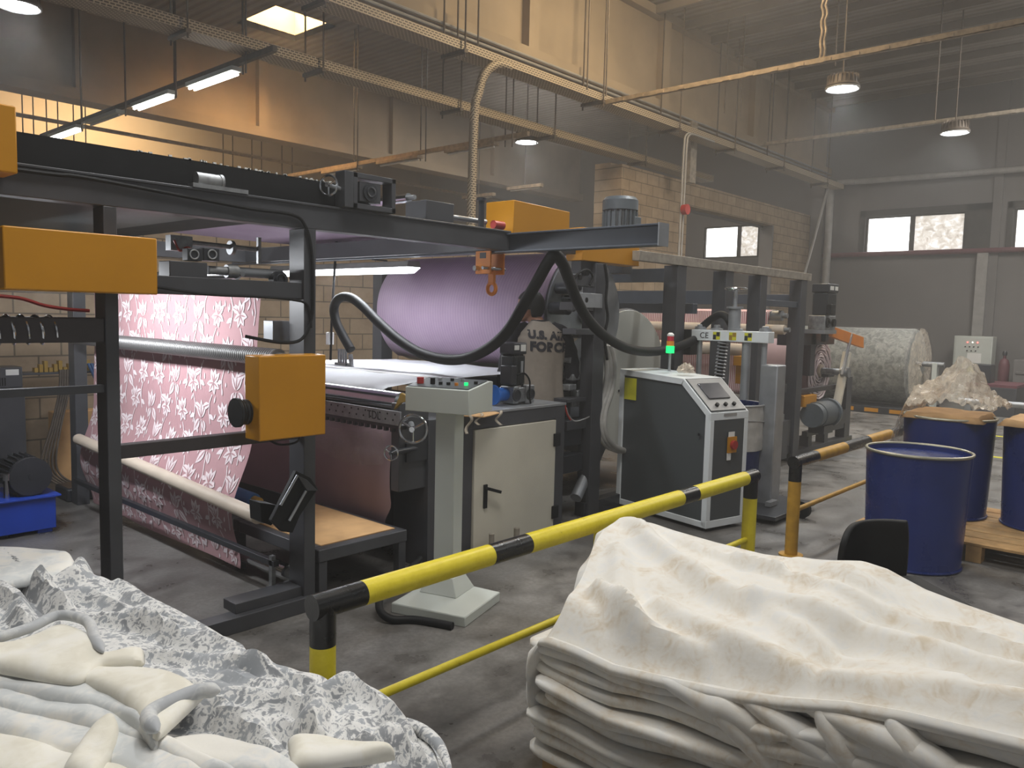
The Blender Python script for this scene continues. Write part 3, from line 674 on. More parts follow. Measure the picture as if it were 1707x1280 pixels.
# fluorescent behind the guard that lights the pink fabric
def fluoro(x, y0, y1, z, label, power, tilt=0, grp='shop fluorescents on the machine'):
    L = thing('fluorescent_light', label, 'light', (x, y0, z), grp)
    pr = [(-0.075, 0), (0.075, 0), (0.06, 0.05), (-0.06, 0.05)]
    MB().prism([(x+a, y0, z+b) for a, b in pr], (0, y1-y0, 0)).build('housing', 'pipegrey', L, bevel=0.006)
    pr = [(-0.07, 0), (0.07, 0), (0.045, -0.045), (-0.045, -0.045)]
    mb = MB(); mb.add([(x+a, y0+(0.0 if b == 0 else 0.05), z+b) for a, b in pr]+[(x+a, y1-(0.0 if b == 0 else 0.05), z+b) for a, b in pr], [(3, 2, 1, 0), (4, 5, 6, 7), (0, 1, 5, 4), (1, 2, 6, 5), (2, 3, 7, 6), (3, 0, 4, 7)])
    mb.build('diffuser', 'tube', L)
    area('tube_light', (x+0.09*math.sin(math.radians(tilt)), (y0+y1)/2, z-0.06), (0, math.radians(-tilt), 0), 0.12, y1-y0-0.1, power, (0.93, 0.96, 1.0))
    return L
fluoro(1.5, 4.7, 6.1, 1.93, 'fluorescent light behind the left yellow guard, facing the pink fabric', 30, 60)
# ---------------- hanging floral fabric
def floral():
    T = [(1.86, 4.29, 6.83), (1.6, 4.33, 6.82), (0.95, 4.42, 6.85), (0.4, 4.50, 6.92), (0.05, 4.56, 6.95)]
    def pos(s, zz):   # s 0 near edge .. 1 far edge
        z = zz; a = interp([(t[0], t[1]) for t in T[::-1]], z); b = interp([(t[0], t[2]) for t in T[::-1]], z)
        x = 2.53 - 0.10*sm(0.9, 0.45, z)*sm(0.05, 0.45, z) + 0.012*math.sin(s*9+z*2)*sm(1.8, 1.0, z)
        return Vector((x, lerp(a, b, s), z))
    mb = MB(); mb.grid(lambda u, v: pos(u, lerp(1.86, 0.05, v)), 40, 40)
    R = random.Random(5)
    Wd = 2.45
    def put(cs, cz, poly, sc, rot, flip, mi=1):
        vs = []
        for (a, b) in poly:
            a2 = a*flip; xx = a2*math.cos(rot)-b*math.sin(rot); zz = a2*math.sin(rot)+b*math.cos(rot)
            s = cs+xx*sc/Wd; z = cz+zz*sc
            if not (0.002 < s < 0.998 and 0.055 < z < 1.855): return
            vs.append(pos(s, z)+Vector((-0.0035 if mi else -0.005, 0, 0)))
        n = len(vs); mb.add(vs, [tuple(range(n))], mi)
    def petal(cx, cy, ang, L, w, n=8):
        pts = []
        for k in range(n+1):
            t = k/n; pts.append((t*L, w*math.sin(math.pi*t**0.8)))
        for k in range(n-1, 0, -1):
            t = k/n; pts.append((t*L, -w*math.sin(math.pi*t**0.8)))
        return [(cx+x*math.cos(ang)-y*math.sin(ang), cy+x*math.sin(ang)+y*math.cos(ang)) for x, y in pts]
    def stem(pts, w):
        a = []; b = []
        for k in range(len(pts)):
            p = Vector(pts[k]); d = Vector(pts[min(k+1, len(pts)-1)])-Vector(pts[max(k-1, 0)]); d.normalize(); q = Vector((-d.y, d.x))
            a.append(tuple(p+q*w)); b.append(tuple(p-q*w))
        return [[a[k], a[k+1], b[k+1], b[k]] for k in range(len(pts)-1)]
    flowerA = []
    for ang in (60, 95, 130, 200, 250, 300, 345): flowerA.append(petal(0, 0, math.radians(ang), 0.085 if ang < 140 else 0.072, 0.019))
    veins = [petal(0, 0, math.radians(ang), 0.058, 0.0045) for ang in (60, 95, 130, 200, 250, 300, 345)]+[petal(0.018, -0.13, math.radians(-25), 0.08, 0.003)]
    flowerA += stem([(0.0, -0.07), (0.02, -0.12), (0.015, -0.18), (-0.01, -0.24)], 0.004)
    flowerA.append(petal(0.018, -0.13, math.radians(-25), 0.09, 0.02)); flowerA.append(petal(0.01, -0.19, math.radians(-160), 0.06, 0.014))
    flowerB = []
    for ang in (80, 110, 50): flowerB.append(petal(0, -0.02, math.radians(ang), 0.11, 0.02))
    flowerB.append(petal(0.02, -0.03, math.radians(-60), 0.10, 0.026)); flowerB.append(petal(-0.02, -0.03, math.radians(-120), 0.07, 0.02))
    flowerB += stem([(0, -0.03), (-0.02, -0.09), (-0.05, -0.15), (-0.05, -0.22)], 0.004)
    flowerB.append(petal(-0.05, -0.16, math.radians(190), 0.05, 0.013))
    veinsB = [petal(0, -0.02, math.radians(a), 0.09, 0.004) for a in (80, 110, 50)]+[petal(0.02, -0.03, math.radians(-60), 0.085, 0.005), petal(-0.02, -0.03, math.radians(-120), 0.06, 0.004)]
    row = 0; z = 1.86
    while z > -0.1:
        for k in range(-1, 12):
            s = (k+0.5*(row % 2))*0.27/Wd+0.03
            fl = 1 if (k+row) % 2 == 0 else -1; shape = flowerA if (row+k) % 3 else flowerB
            zz = z+R.uniform(-.012, .012)
            for poly in shape: put(s, zz, poly, 1.15, 0.12*fl, fl)
            for poly in (veins if shape is flowerA else veinsB): put(s, zz, poly, 1.15, 0.12*fl, fl, 0)
            for j in range(3):
                a = R.uniform(-0.1, 0.1); b = R.uniform(-0.1, 0.1)
                put(s, z, petal(a+0.12*fl, b, R.uniform(1.0, 2.2), R.uniform(0.03, 0.055), 0.008), 1, 0, fl)
        z -= 0.215; row += 1
    return tag(mb.build('floral_fabric', ['pink', 'motif']), 'dusty pink fabric with white flowers hanging in the feed frame', 'fabric')
floral()
# ---------------- fabric webs up and over
tag(MB().grid(lambda u, v: Vector((lerp(2.4, 5.75, u), lerp(4.35, 6.6, v), 2.33-0.03*math.sin(u*math.pi)+0.0*v)), 30, 6).build('lilac_overhead_web', 'purple'), 'lilac fabric web running level above the hoist beam', 'fabric')
# ================================================================== LAMINATING MACHINE
lm = thing('laminating_machine', 'laminating machine with a white web table, perforated bar and grey cabinet side', 'machine', (4.2, 4.0, 0))
H0, H1 = 3.475, 4.905
mb = MB(); y0, y1 = 3.85, 4.2
mb.box(H0, 3.885, y0, y1, 0, 1.0).box(4.795, H1, y0, y1, 0, 1.0).box(3.885, 4.795, y0, y1, 0.9, 1.0).box(3.885, 4.795, y0+0.03, y1, 0.0, 0.9)
sh = mb.build('side_housing', 'steel', lm, bevel=0.003)
MB().box(3.8, H1+0.01, y0-0.005, y1+0.05, 1.0, 1.02).build('top_plate', 'alu', sh, bevel=0.002)
dr = MB().box(3.895, 4.785, y0-0.012, y0+0.025, 0.02, 0.895).build('door', 'cream', lm, bevel=0.004)
mb = MB().box(3.985, 4.02, y0-0.024, y0-0.012, 0.33, 0.5); a, b = atY(806, 808, y0-0.05), atY(820, 822, y0-0.05); mb.cyl((4.0, y0-0.05, 0.475), (4.0, y0-0.02, 0.475), 0.011, 10).bar((4.0, y0-0.05, 0.475), (4.12, y0-0.055, 0.435), 0.022, 0.022)
mb.build('handle', 'black', dr, bevel=0.002)
for z in (0.74, 0.17): MB().box(4.755, 4.83, y0-0.026, y0-0.012, z-0.05, z+0.05).build('hinge', 'black', dr, bevel=0.003)
MB().box(3.475, 4.9, 6.5, 6.75, 0, 1.0).build('far_side_housing', 'steel', lm, bevel=0.003)
MB().box(3.5, 4.85, 4.2, 6.5, 0.05, 0.2).build('base_frame', 'steel2', lm, bevel=0.003)
MB().box(3.52, 3.6, 4.2, 6.5, 0.2, 1.0).box(4.5, 4.6, 4.2, 6.5, 0.2, 1.0).build('cross_panel', 'steel2', lm, bevel=0.003)
roller((3.36, 3.99, 1.115), (3.36, 6.45, 1.115), 0.062, 'chrome', lm, 'steel_roller', 0.03)
mb = MB().box(3.19, 3.2, 3.80, 6.4, 0.995, 1.08).box(3.19, 3.25, 3.80, 6.4, 0.99, 0.997)
pb = mb.build('perforated_bar', 'castgrey', lm, bevel=0.002)
mb = MB()
for k in range(34):
    y = 3.85+k*0.075
    for (dy, z) in ((0, 1.058), (0.02, 1.022)): mb.cyl((3.1885, y+dy, z), (3.1905, y+dy, z), 0.0065, 10)
mb.build('hole', 'black', pb)
text_obj('lettering', 'TDL', 'text', pb, (3.188, 4.13, 1.01), (0, -1, 0), (0, 0, 1), 0.075, 0.0, 0.001)
mb = MB()
for k in range(40): mb.box(3.215, 3.24, 3.84+k*0.065, 3.865+k*0.065, 0.94, 0.99)
mb.box(3.21, 3.245, 3.8, 6.4, 0.965, 0.99); mb.build('toothed_strip', 'steel2', lm, smooth=False)
MB().box(3.25, 3.50, 3.88, 3.96, 0.55, 1.12).build('bearing_arm', 'steel', lm, bevel=0.004)
handwheel((3.2, 3.69, 0.985), (-0.8, -0.55, 0), 0.085, lm, (0.75, -0.6))
MB().cyl((3.2, 3.70, 0.985), (3.33, 3.86, 0.985), 0.02, 12).build('wheel_spindle', 'castmetal', lm)
handwheel((3.12, 3.80, 0.83), (-0.8, -0.4, 0), 0.045, lm)
MB().cyl((3.12, 3.8, 0.83), (3.4, 3.88, 0.82), 0.018, 12).box(3.3, 3.48, 3.86, 3.95, 0.74, 0.86).build('adjuster_box', 'steel2', lm)
mb = MB().cyl((3.63, 3.853, 0.715), (3.63, 3.842, 0.715), 0.042, 28); bd = mb.build('round_badge', 'alu', lm)
MB().torus((3.63, 3.841, 0.715), (0, 1, 0), 0.032, 0.0035).bar((3.61, 3.841, 0.695), (3.65, 3.841, 0.735), 0.006, 0.004).bar((3.61, 3.841, 0.735), (3.65, 3.841, 0.695), 0.006, 0.004).build('badge_mark', 'steel', bd)
MB().prism([atX(a, b, 3.22) for a, b in ((656, 683), (668, 655), (684, 663), (684, 668), (668, 671))], (0.02, 0, 0)).build('yellow_bracket', 'brassy', lm)
# table rollers and drive on the housing
for k, z in enumerate((1.235, 1.205, 1.175)): roller((4.0+k*0.05, 4.22, z-0.03), (4.0+k*0.05, 6.4, z-0.03), 0.02, 'whiteplastic', lm, 'table_roller')
MB().tube(spline([(3.9, 4.19, 1.16), (4.1, 4.19, 1.20), (4.2, 4.19, 1.14)], 6), 0.014).build('table_edge_strip', 'brassy', lm)
gm = thing('gear_motor', 'upright black gear motor with blue coupling on the grey cabinet side', 'motor', (4.4, 4.02, 1.02))
p = atY(859, 640, 4.02); mx = p.x
mb = MB().box(mx-0.07, mx+0.15, 3.97, 4.12, 1.04, 1.15); mb.box(mx-0.08, mx-0.02, 3.96, 4.1, 1.03, 1.16).box(mx+0.06, mx+0.16, 3.96, 4.02, 1.025, 1.165)
gb = mb.build('gearbox', 'castmetal', gm, bevel=0.008)
for dx in (-0.05, 0.11): MB().torus((mx+dx, 3.958, 1.095), (0, 1, 0), 0.04, 0.008).cyl((mx+dx, 3.962, 1.095), (mx+dx, 3.955, 1.095), 0.034, 16).build('bearing_cover', 'steel2', gb)
MB().cyl((mx-0.20, 4.05, 1.10), (mx-0.08, 4.05, 1.10), 0.05, 24).cyl((mx-0.22, 4.05, 1.10), (mx-0.2, 4.05, 1.10), 0.075, 24).build('coupling', 'motorblue', gm)
mo = MB().box(mx-0.07, mx+0.07, 3.98, 4.12, 1.16, 1.4).build('motor_body', 'finsdark', gm, bevel=0.02)
MB().box(mx-0.075, mx+0.075, 3.975, 4.125, 1.4, 1.49).build('fan_cowl', 'steel2', gm, bevel=0.01)
MB().box(mx-0.07, mx-0.02, 3.97, 3.975, 1.435, 1.47).box(mx, mx+0.055, 3.97, 3.975, 1.425, 1.475).build('rating_plate', 'whiteplastic', gm)
MB().box(mx+0.01, mx+0.035, 3.975, 3.98, 1.26, 1.35).build('rating_strip', 'alu', gm)
tbx = MB().box(mx-0.13, mx-0.06, 3.95, 4.06, 1.18, 1.32).build('terminal_box', 'steel2', gm, bevel=0.006)
MB().tube(spline([(mx-0.06, 3.95, 1.25), (mx+0.0, 3.93, 1.26), (mx+0.05, 3.92, 1.2), (mx+0.05, 3.92, 1.1), (mx+0.08, 3.93, 1.03)], 6), 0.007).build('motor_cable', 'black', gm)
# tape roll and cardboard lying on the housing
cb = MB(); pts = [(3.62, 3.80, 1.022), (3.86, 3.72, 1.0), (4.1, 3.80, 1.0), (4.08, 4.02, 1.024), (3.66, 4.0, 1.026)]
tag(MB().prism(pts, (0, 0, 0.006)).build('cardboard_scrap', 'cardboard'), 'brown cardboard scrap on the grey cabinet beside the control pedestal', 'cardboard')
mb = MB(); p = Vector((3.98, 3.9, 1.03))
pf = [(0.028, 0), (0.05, 0), (0.05, 0.05), (0.028, 0.05), (0.028, 0)]
mb.tube2([p+Vector((0, 0, h)) for r, h in pf], [r for r, h in pf], Vector((0, 0, 1)), 28, 0)
tag(mb.build('tape_roll', 'beige'), 'roll of clear tape lying on the cardboard scrap', 'tape')
for k, (x, L) in enumerate(((3.72, 0.13), (3.82, 0.08), (4.02, 0.10))):
    mb = MB().grid(lambda u, v: Vector((x+0.02*math.sin(u*5+k)+v*0.028, 3.745-0.012*math.sin(u*7), 1.03-u*L)), 12, 2)
    tag(mb.build('tape_strip', 'film', solid=0.002), 'curled clear tape strip hanging from the cardboard over the cream door', 'tape', 'tape strips over the door')
# white web over the table to the big drum
def webpos(u, v):
    x = lerp(3.31, 5.35, u); z = 1.18+0.02*sm(0, 0.25, u)+0.02*math.sin(u*2.6) ; y = lerp(4.22-0.0*u, 6.45, v)
    if u < 0.06: z = 1.115+0.065*math.sin(u/0.06*math.pi/2)
    y += 0.12*sm(0.25, 0.6, u)*(1-v)
    return Vector((x, y, z+0.004*math.sin(v*22+u*9)))
tag(MB().grid(webpos, 50, 40).build('white_web', 'whitesheet'), 'white backing fabric lying flat over the laminating table', 'fabric')
# lower mauve web, hanging to the platform, and clear film over it
def lowpos(u, v):
    z = lerp(0.98, 0.29, v); y = lerp(3.97+0.10*sm(0.75, 1.0, v), 6.35, u)
    return Vector((3.30-0.05*math.sin(v*3.1)+0.02*math.sin(u*5), y, z))
tag(MB().grid(lowpos, 30, 20).build('mauve_web', 'pinkback'), 'mauve back of fabric hanging below the perforated bar', 'fabric')
def filmpos(u, v):
    y = lerp(3.98, 5.0, u); z = lerp(0.93-0.12*u*(1-u), 0.72-0.10*math.sin(u*math.pi)+0.12*u, v)
    return Vector((3.2+0.02*noise.noise(Vector((y*7, z*9, 0)))+0.015*v, y, z+0.01*noise.noise(Vector((y*14, z*5, 3)))))
tag(MB().grid(filmpos, 40, 20).build('film_scrap', 'filmdark'), 'thin clear plastic film sagging below the perforated bar', 'plastic film')
MB().tube(spline([filmpos(u, 0.95)+Vector((-0.01, 0, 0)) for u in (0.1, 0.25, 0.4, 0.5)], 5), 0.004, 6)
# low platform with a cardboard sheet
pl = thing('low_platform', 'low dark steel platform with a cardboard top between post and control pedestal', 'platform', (2.9, 4.2, 0))
mb = MB().box(2.585, 3.24, 3.78, 3.85, 0.255, 0.33).box(2.585, 3.24, 4.68, 4.75, 0.255, 0.33).box(2.585, 2.65, 3.85, 4.68, 0.255, 0.33).box(3.17, 3.24, 3.85, 4.68, 0.255, 0.33).box(2.65, 3.17, 3.85, 4.68, 0.29, 0.31)
mb.build('frame_top', 'steel', pl, bevel=0.006)
for x in (2.59, 3.18):
    for y in (3.785, 4.69): MB().box(x, x+0.055, y, y+0.055, 0, 0.255).build('leg', 'steel', pl, bevel=0.003)
tag(MB().box(2.64, 3.19, 3.84, 4.72, 0.331, 0.337).build('cardboard_sheet', 'cardboard'), 'flat cardboard sheet lying on the low dark platform', 'cardboard')
# ================================================================== BIG DRUM + COATING STATION
cs = thing('coating_station', 'dark coating station with upright post, rollers and big grey disc guard behind the man', 'machine', (5.5, 4.2, 0))
roller((5.78, 4.34, 1.72), (5.78, 6.6, 1.72), 0.54, 'alu', cs, 'heated_drum', 0.1)
def drumcov(u, v):
    t = lerp(math.radians(92), math.radians(242), u); r = 0.553
    return Vector((5.78+r*math.cos(t), lerp(4.36, 6.62, v), 1.72+r*math.sin(t)))
tag(MB().grid(drumcov, 40, 10).build('lilac_drum_web', 'purple'), 'lilac ribbed fabric wrapped down over the big drum behind the man', 'fabric')
def foldpos(u, v):
    z = lerp(2.2, 1.35, u); return Vector((5.16+0.18*sm(0.5, 1, u)*0-0.05*math.sin(u*2.2), 6.62-lerp(0.02, 0.25+0.35*u, v), z))
MB().box(5.39, 5.545, 3.95, 4.08, 0.0, 2.14).build('post', 'steel', cs, bevel=0.004)
MB().box(5.39, 5.545, 6.75, 6.9, 0.0, 2.14).build('post', 'steel', cs, bevel=0.004)
MB().box(5.36, 7.4, 3.97, 4.07, 0.0, 0.12).build('base_beam', 'steel2', cs, bevel=0.003)
for (pa, pb, y) in (((962, 463), (992, 476), 3.94), ((955, 505), (990, 517), 3.94), ((960, 548), (992, 558), 3.94), ((945, 660), (1000, 672), 4.0), ((945, 695), (1000, 718), 4.0)): MB().box(*bY((pa, pb), y, 0.14)).build('bracket_plate', 'steel', cs, bevel=0.003)
for (px, py, r, mat) in ((930, 462, 0.028, 'chrome'), (925, 497, 0.04, 'chrome'), (915, 480, 0.05, 'steel2'), (905, 514, 0.055, 'steel2'), (915, 558, 0.055, 'beige'), (900, 600, 0.05, 'brownsteel'), (955, 600, 0.03, 'chrome'), (945, 628, 0.03, 'alu')):
    p = atY(px+40, py, 4.16); roller(p+Vector((0.02, 0, 0)), p+Vector((0.02, 0.42, 0)), r, mat, cs)
MB().box(*bY(((922, 540), (948, 603)), 4.85, 0.03)).build('grey_bracket', 'alu', cs, bevel=0.004)
MB().box(*bY(((963, 490), (1005, 512)), 3.93, 0.02)).build('metal_plate', 'alu', cs, bevel=0.003)
mb = MB()
for (px, py) in ((965, 500), (978, 500), (968, 462), (980, 455)):
    p = atY(px, py, 3.93); mb.cyl(p, p+Vector((0, 0.05, 0)), 0.022, 14)
mb.build('fitting', 'black', cs)
mb = MB(); mb.tube(spline([atY(a, b, 3.93) for a, b in ((955, 470), (965, 455), (980, 450), (988, 462), (983, 475))], 5), 0.01); mb.tube(spline([atY(a, b, 3.92) for a, b in ((1008, 440), (1012, 470), (1010, 500), (1013, 530), (1008, 560), (1012, 600))], 6), 0.012); mb.build('air_hose', 'black', cs)
# disc guard
dc = Vector((6.62, 4.42, 1.08)); dg = MB().cyl(dc, dc+Vector((0, 0.05, 0)), 0.69, 64).build('disc_guard', 'disc', cs, bevel=0.004)
MB().torus(dc+Vector((0, 0.04, 0)), (0, 1, 0), 0.69, 0.02, 64).build('disc_rim', 'steel', dg)
MB().cyl(dc+Vector((0, 0.05, 0)), dc+Vector((0, 2.2, 0)), 0.6, 48).build('cooling_drum', 'alu', cs)
MB().cyl(dc+Vector((-0.15, -0.006, -0.1)), dc+Vector((-0.15, 0, -0.1)), 0.012, 12).build('disc_bolt', 'black', dg)
# lower mechanisms in the dark gap
mb = MB(); mb.box(5.05, 5.3, 4.1, 4.2, 0.85, 0.97).box(5.0, 5.36, 4.02, 4.1, 0.62, 0.8).box(5.1, 5.36, 4.0, 4.1, 0.4, 0.55)
mb.box(5.55, 5.62, 4.05, 4.2, 0.2, 1.2).box(5.56, 6.2, 4.5, 4.6, 0.9, 1.02)
mb.build('lower_bracket', 'steel2', cs, bevel=0.006)
MB().box(4.95, 7.2, 5.2, 5.3, 0.05, 1.1).build('inner_panel', 'steel2', cs)
p = atY(945, 770, 4.15); roller(p, p+Vector((0, 2.2, 0)), 0.1, 'pipegrey', cs, 'lower_roller')
a, b = atY(960, 830, 3.98), atY(1000, 740, 4.1)
ca = MB().cyl(a, lerp(a, b, 0.42), 0.05, 20).build('air_cylinder', 'alu', cs)
MB().bar(lerp(a, b, 0.42), b, 0.09, 0.1).build('cylinder_arm', 'steel2', ca)
for (px, py) in ((958, 628), (952, 645), (966, 655), (957, 672)):
    p = atY(px, py, 4.1); MB().box(p.x-0.05, p.x+0.05, p.y-0.02, p.y+0.06, p.z-0.03, p.z+0.025).build('valve_block', 'castmetal', cs, bevel=0.008)
MB().tube(spline([atY(a, b, 3.97) for a, b in ((944, 680), (948, 692), (958, 702), (975, 698), (990, 690))], 6), 0.006).build('thin_cable', 'pipegrey', cs)
MB().tube(spline([atY(a, b, 3.96) for a, b in ((942, 675), (945, 690), (951, 700))], 6), 0.007).build('red_wire', 'red', cs)
# grey flexible hoses in front of the disc
hz = MB()
for k in range(3):
    hz.tube(spline([atY(a+k*6, b, 3.98-0.02*k) for a, b in ((1005, 575), (1012, 610), (1008, 650), (996, 690), (997, 720), (1010, 742), (1032, 752))], 8), 0.024)
tag(hz.build('grey_hose_bundle', 'bag'), 'bundle of grey flexible hoses hanging in front of the big grey disc', 'hose')
# yellow covers and upright motor above the station
cv2 = thing('drive_cover', 'large yellow sloping cover above the hoist beam', 'cover', (4.6, 3.95, 2.28), 'yellow covers over the station')
x0, x1 = 4.36, 5.02
MB().prism([(x0, 3.95, 2.275), (x1, 3.95, 2.275), (x1, 3.95, 2.515), (x0, 3.95, 2.53)], (0, 0.28, 0)).build('cover_shell', 'yellow', cv2, bevel=0.005)
MB().box(4.1, 5.4, 4.02, 4.2, 2.2, 2.274).build('mounting_bar', 'steel', cv2, bevel=0.003)
cv3 = thing('drive_cover', 'smaller yellow box cover beside the end of the hoist beam', 'cover', (5.6, 3.95, 2.15), 'yellow covers over the station')
MB().box(5.2, 6.03, 3.95, 4.12, 2.15, 2.415).build('cover_shell', 'yellow', cv3, bevel=0.005)
MB().box(5.25, 5.5, 4.0, 4.1, 2.05, 2.149).build('mounting_bar', 'steel', cv3)
mt = thing('upright_motor', 'upright grey finned motor standing above the hoist beam end', 'motor', (6.2, 4.3, 2.42))
p = atY(1034, 350, 4.3)
MB().cyl((p.x, 4.3, 2.42), (p.x, 4.3, 2.68), 0.145, 28).build('motor_body', 'fins', mt)
mb = MB()
for k in range(20):
    a = 2*math.pi*k/20; mb.bar((p.x+0.15*math.cos(a), 4.3+0.15*math.sin(a), 2.46), (p.x+0.15*math.cos(a), 4.3+0.15*math.sin(a), 2.67), 0.012, 0.03, 0, (math.cos(a), math.sin(a), 0))
mb.build('cooling_fin', 'motor', mt, smooth=False)
MB().lathe((p.x, 4.3, 2.68), (0, 0, 1), [(0.165, 0), (0.165, 0.09), (0.14, 0.12), (0.05, 0.125)], 28).build('fan_cowl', 'motor', mt)
MB().box(p.x-0.0, p.x+0.1, 4.13, 4.2, 2.5, 2.62).build('terminal_box', 'motor', mt, bevel=0.006)
MB().box(p.x-0.2, p.x+0.2, 4.12, 4.5, 2.36, 2.42).box(p.x-0.08, p.x+0.08, 4.2, 4.4, 2.1, 2.36).build('motor_mount', 'steel', mt, bevel=0.004)
# roller ends and lamp bar to the left of the big yellow cover
tp = thing('top_roller_unit', 'grey roller unit on the frame top, left of the large yellow cover', 'roller unit', (3.5, 3.95, 2.28))
MB().box(*bY(((710, 340), (757, 372)), 3.82, 0.2)).build('bearing_box', 'steel', tp, bevel=0.004)
roller((3.45, 4.05, 2.44), (3.45, 6.9, 2.44), 0.03, 'chrome', tp)
p = atY(803, 368, 3.95); MB().cyl((3.7, 3.98, p.z), (4.1, 3.98, p.z), 0.018, 14).build('spindle', 'alu', tp)
p = atY(822, 374, 3.93); MB().cyl((p.x, 3.93, p.z), (p.x+0.1, 3.93, p.z), 0.03, 16).build('red_knob', 'red', tp)
p = atY(803, 330, 3.93); MB().cyl((p.x, 3.93, 2.27), (p.x, 3.93, p.z), 0.022, 14).cyl((p.x, 3.93, p.z-0.02), (p.x, 3.93, p.z+0.0), 0.035, 14).build('bolt_post', 'steel2', tp)
# ================================================================== HOIST BEAM
HX = 4.15
hb = thing('hoist_beam', 'blue-grey steel I beam reaching out from the machine', 'beam', (HX, 2.56, 2.13))
mb = MB().box(HX-0.05, HX+0.05, 2.56, 7.6, 2.247, 2.258).box(HX-0.05, HX+0.05, 2.56, 7.6, 2.128, 2.139).box(HX-0.006, HX+0.006, 2.56, 7.6, 2.139, 2.247)
mb.build('i_section', 'beam', hb, bevel=0.002)
MB().box(HX-0.055, HX+0.055, 2.552, 2.56, 2.125, 2.262).build('end_plate', 'alu', hb)
ht = thing('hoist_trolley', 'orange beam trolley with a hook eye hanging under the I beam', 'trolley', (HX, 3.5, 2.1))
p = atX(806, 425, HX-0.07); ty = p.y
for sx in (-0.0685, 0.0685): MB().box(HX+sx-0.0065, HX+sx+0.0065, ty-0.075, ty+0.075, 1.98, 2.155).build('side_plate', 'orange', ht, bevel=0.006)
for yy in (ty-0.05, ty+0.05):
    for sx in (-1, 1): MB().cyl((HX+sx*0.03, yy, 2.165), (HX+sx*0.06, yy, 2.165), 0.03, 20).build('wheel', 'motorblue', ht)
MB().box(HX-0.077, HX-0.075, ty-0.03, ty+0.03, 2.09, 2.13).build('plate_label', 'steel2', ht)
MB().cyl((HX-0.12, ty+0.04, 2.02), (HX+0.1, ty+0.04, 2.02), 0.018, 16).cyl((HX-0.13, ty-0.05, 2.02), (HX+0.1, ty-0.05, 2.02), 0.012, 12).build('cross_pin', 'chrome', ht)
mb = MB().torus((HX, ty-0.02, 1.88), (1, 0, 0), 0.04, 0.014, 24, 10); mb.box(HX-0.012, HX+0.012, ty-0.045, ty+0.005, 1.91, 2.0); mb.build('hook_eye', 'orange', ht)
fl = fluoro(4.28, 4.95, 7.0, 2.06, 'lit fluorescent light under the hoist beam above the white web', 26)
MB().box(4.27, 4.29, 5.3, 5.33, 2.11, 2.128).box(4.27, 4.29, 6.5, 6.53, 2.11, 2.128).box(4.15, 4.29, 5.3, 5.33, 2.118, 2.128).box(4.15, 4.29, 6.5, 6.53, 2.118, 2.128).build('bracket', 'steel', fl)
# ---------------- heated hose and applicator
pa = [atX(a, b, 4.2) for a, b in ((585, 583), (572, 560), (560, 535), (557, 512), (566, 497), (584, 496), (604, 510), (632, 538), (664, 566), (700, 588), (740, 599), (778, 597), (815, 580), (846, 552), (872, 510), (895, 470), (913, 438))]
pb_ = []
for (a, b), X_ in zip(((925, 425), (938, 440), (950, 470), (964, 505), (985, 538), (1015, 565), (1050, 582), (1090, 586), (1130, 578), (1158, 566)), (4.2, 4.3, 4.5, 4.75, 5.05, 5.4, 5.75, 6.1, 6.45, 6.72)): pb_.append(atX(a, b, X_))
tag(MB().tube(spline(pa+pb_, 6), 0.041, 12).build('heated_hose', 'black'), 'thick black heated hose looping from the applicator under the hoist beam to the melter', 'hose')
ap = thing('glue_applicator', 'metal glue applicator head hanging on a thin rod above the white web', 'applicator', (4.2, 6.3, 1.25))
pt, pm, p2 = atX(562, 380, 4.2), atX(553, 530, 4.2), atX(551, 600, 4.2)
MB().tube([pt, pm, p2], 0.011, 8).build('hanging_rod', 'black', ap)
q = atX(550, 565, 4.2); MB().box(q.x-0.03, q.x+0.03, q.y-0.02, q.y+0.02, q.z-0.05, q.z+0.06).build('white_switch', 'whiteplastic', ap, bevel=0.004)
q = atX(568, 608, 4.2); mb = MB().box(q.x-0.03, q.x+0.03, q.y-0.11, q.y+0.05, q.z-0.02, q.z+0.02)
for k in range(4): mb.cyl((q.x, q.y+0.03-k*0.035, q.z+0.02), (q.x, q.y+0.03-k*0.035, q.z+0.14), 0.010, 10)
mb.cyl((q.x, q.y-0.11, q.z), (q.x, q.y-0.16, q.z), 0.018, 12); mb.cyl((q.x, q.y-0.16, q.z-0.01), (q.x, q.y-0.14, q.z+0.1), 0.02, 12)
mb.build('nozzle_head', 'castmetal', ap)
q = atX(562, 383, 4.2); MB().box(q.x-0.1, q.x+0.1, q.y-0.12, q.y+0.1, 2.262, 2.272).build('rod_clamp', 'black', ap)
# ================================================================== WINDING FRAME (right, behind the melter)
wf = thing('winding_machine', 'tall dark steel winding frame with four posts behind the glue melter', 'machine frame', (8, 3.85, 0))
for (xa, xb) in ((6.53, 6.69), (7.48, 7.64), (8.28, 8.44), (9.38, 9.55)): MB().box(xa, xb, 3.85, 4.0, 0, 2.19).build('post', 'steel', wf, bevel=0.004)
for xa in (7.4, 9.4): MB().box(xa, xa+0.15, 6.7, 6.85, 0, 2.19).build('post', 'steel', wf, bevel=0.004)
MB().box(5.87, 9.64, 3.84, 3.92, 2.19, 2.275).build('top_beam', 'galv', wf, bevel=0.003)
MB().box(5.87, 9.64, 6.7, 6.82, 2.19, 2.275).build('top_beam', 'steel', wf, bevel=0.003)
for (x, z, h) in ((6.75, 2.05, 0.13), (7.9, 1.86, 0.15), (9.42, 1.9, 0.12), (7.1, 1.75, 0.1)): MB().box(x, x+0.09, 4.0, 6.7, z, z+h).build('cross_beam', 'beam', wf, bevel=0.003)
MB().box(8.44, 9.38, 3.88, 3.95, 1.86, 1.93).build('side_rail', 'beam', wf, bevel=0.003)
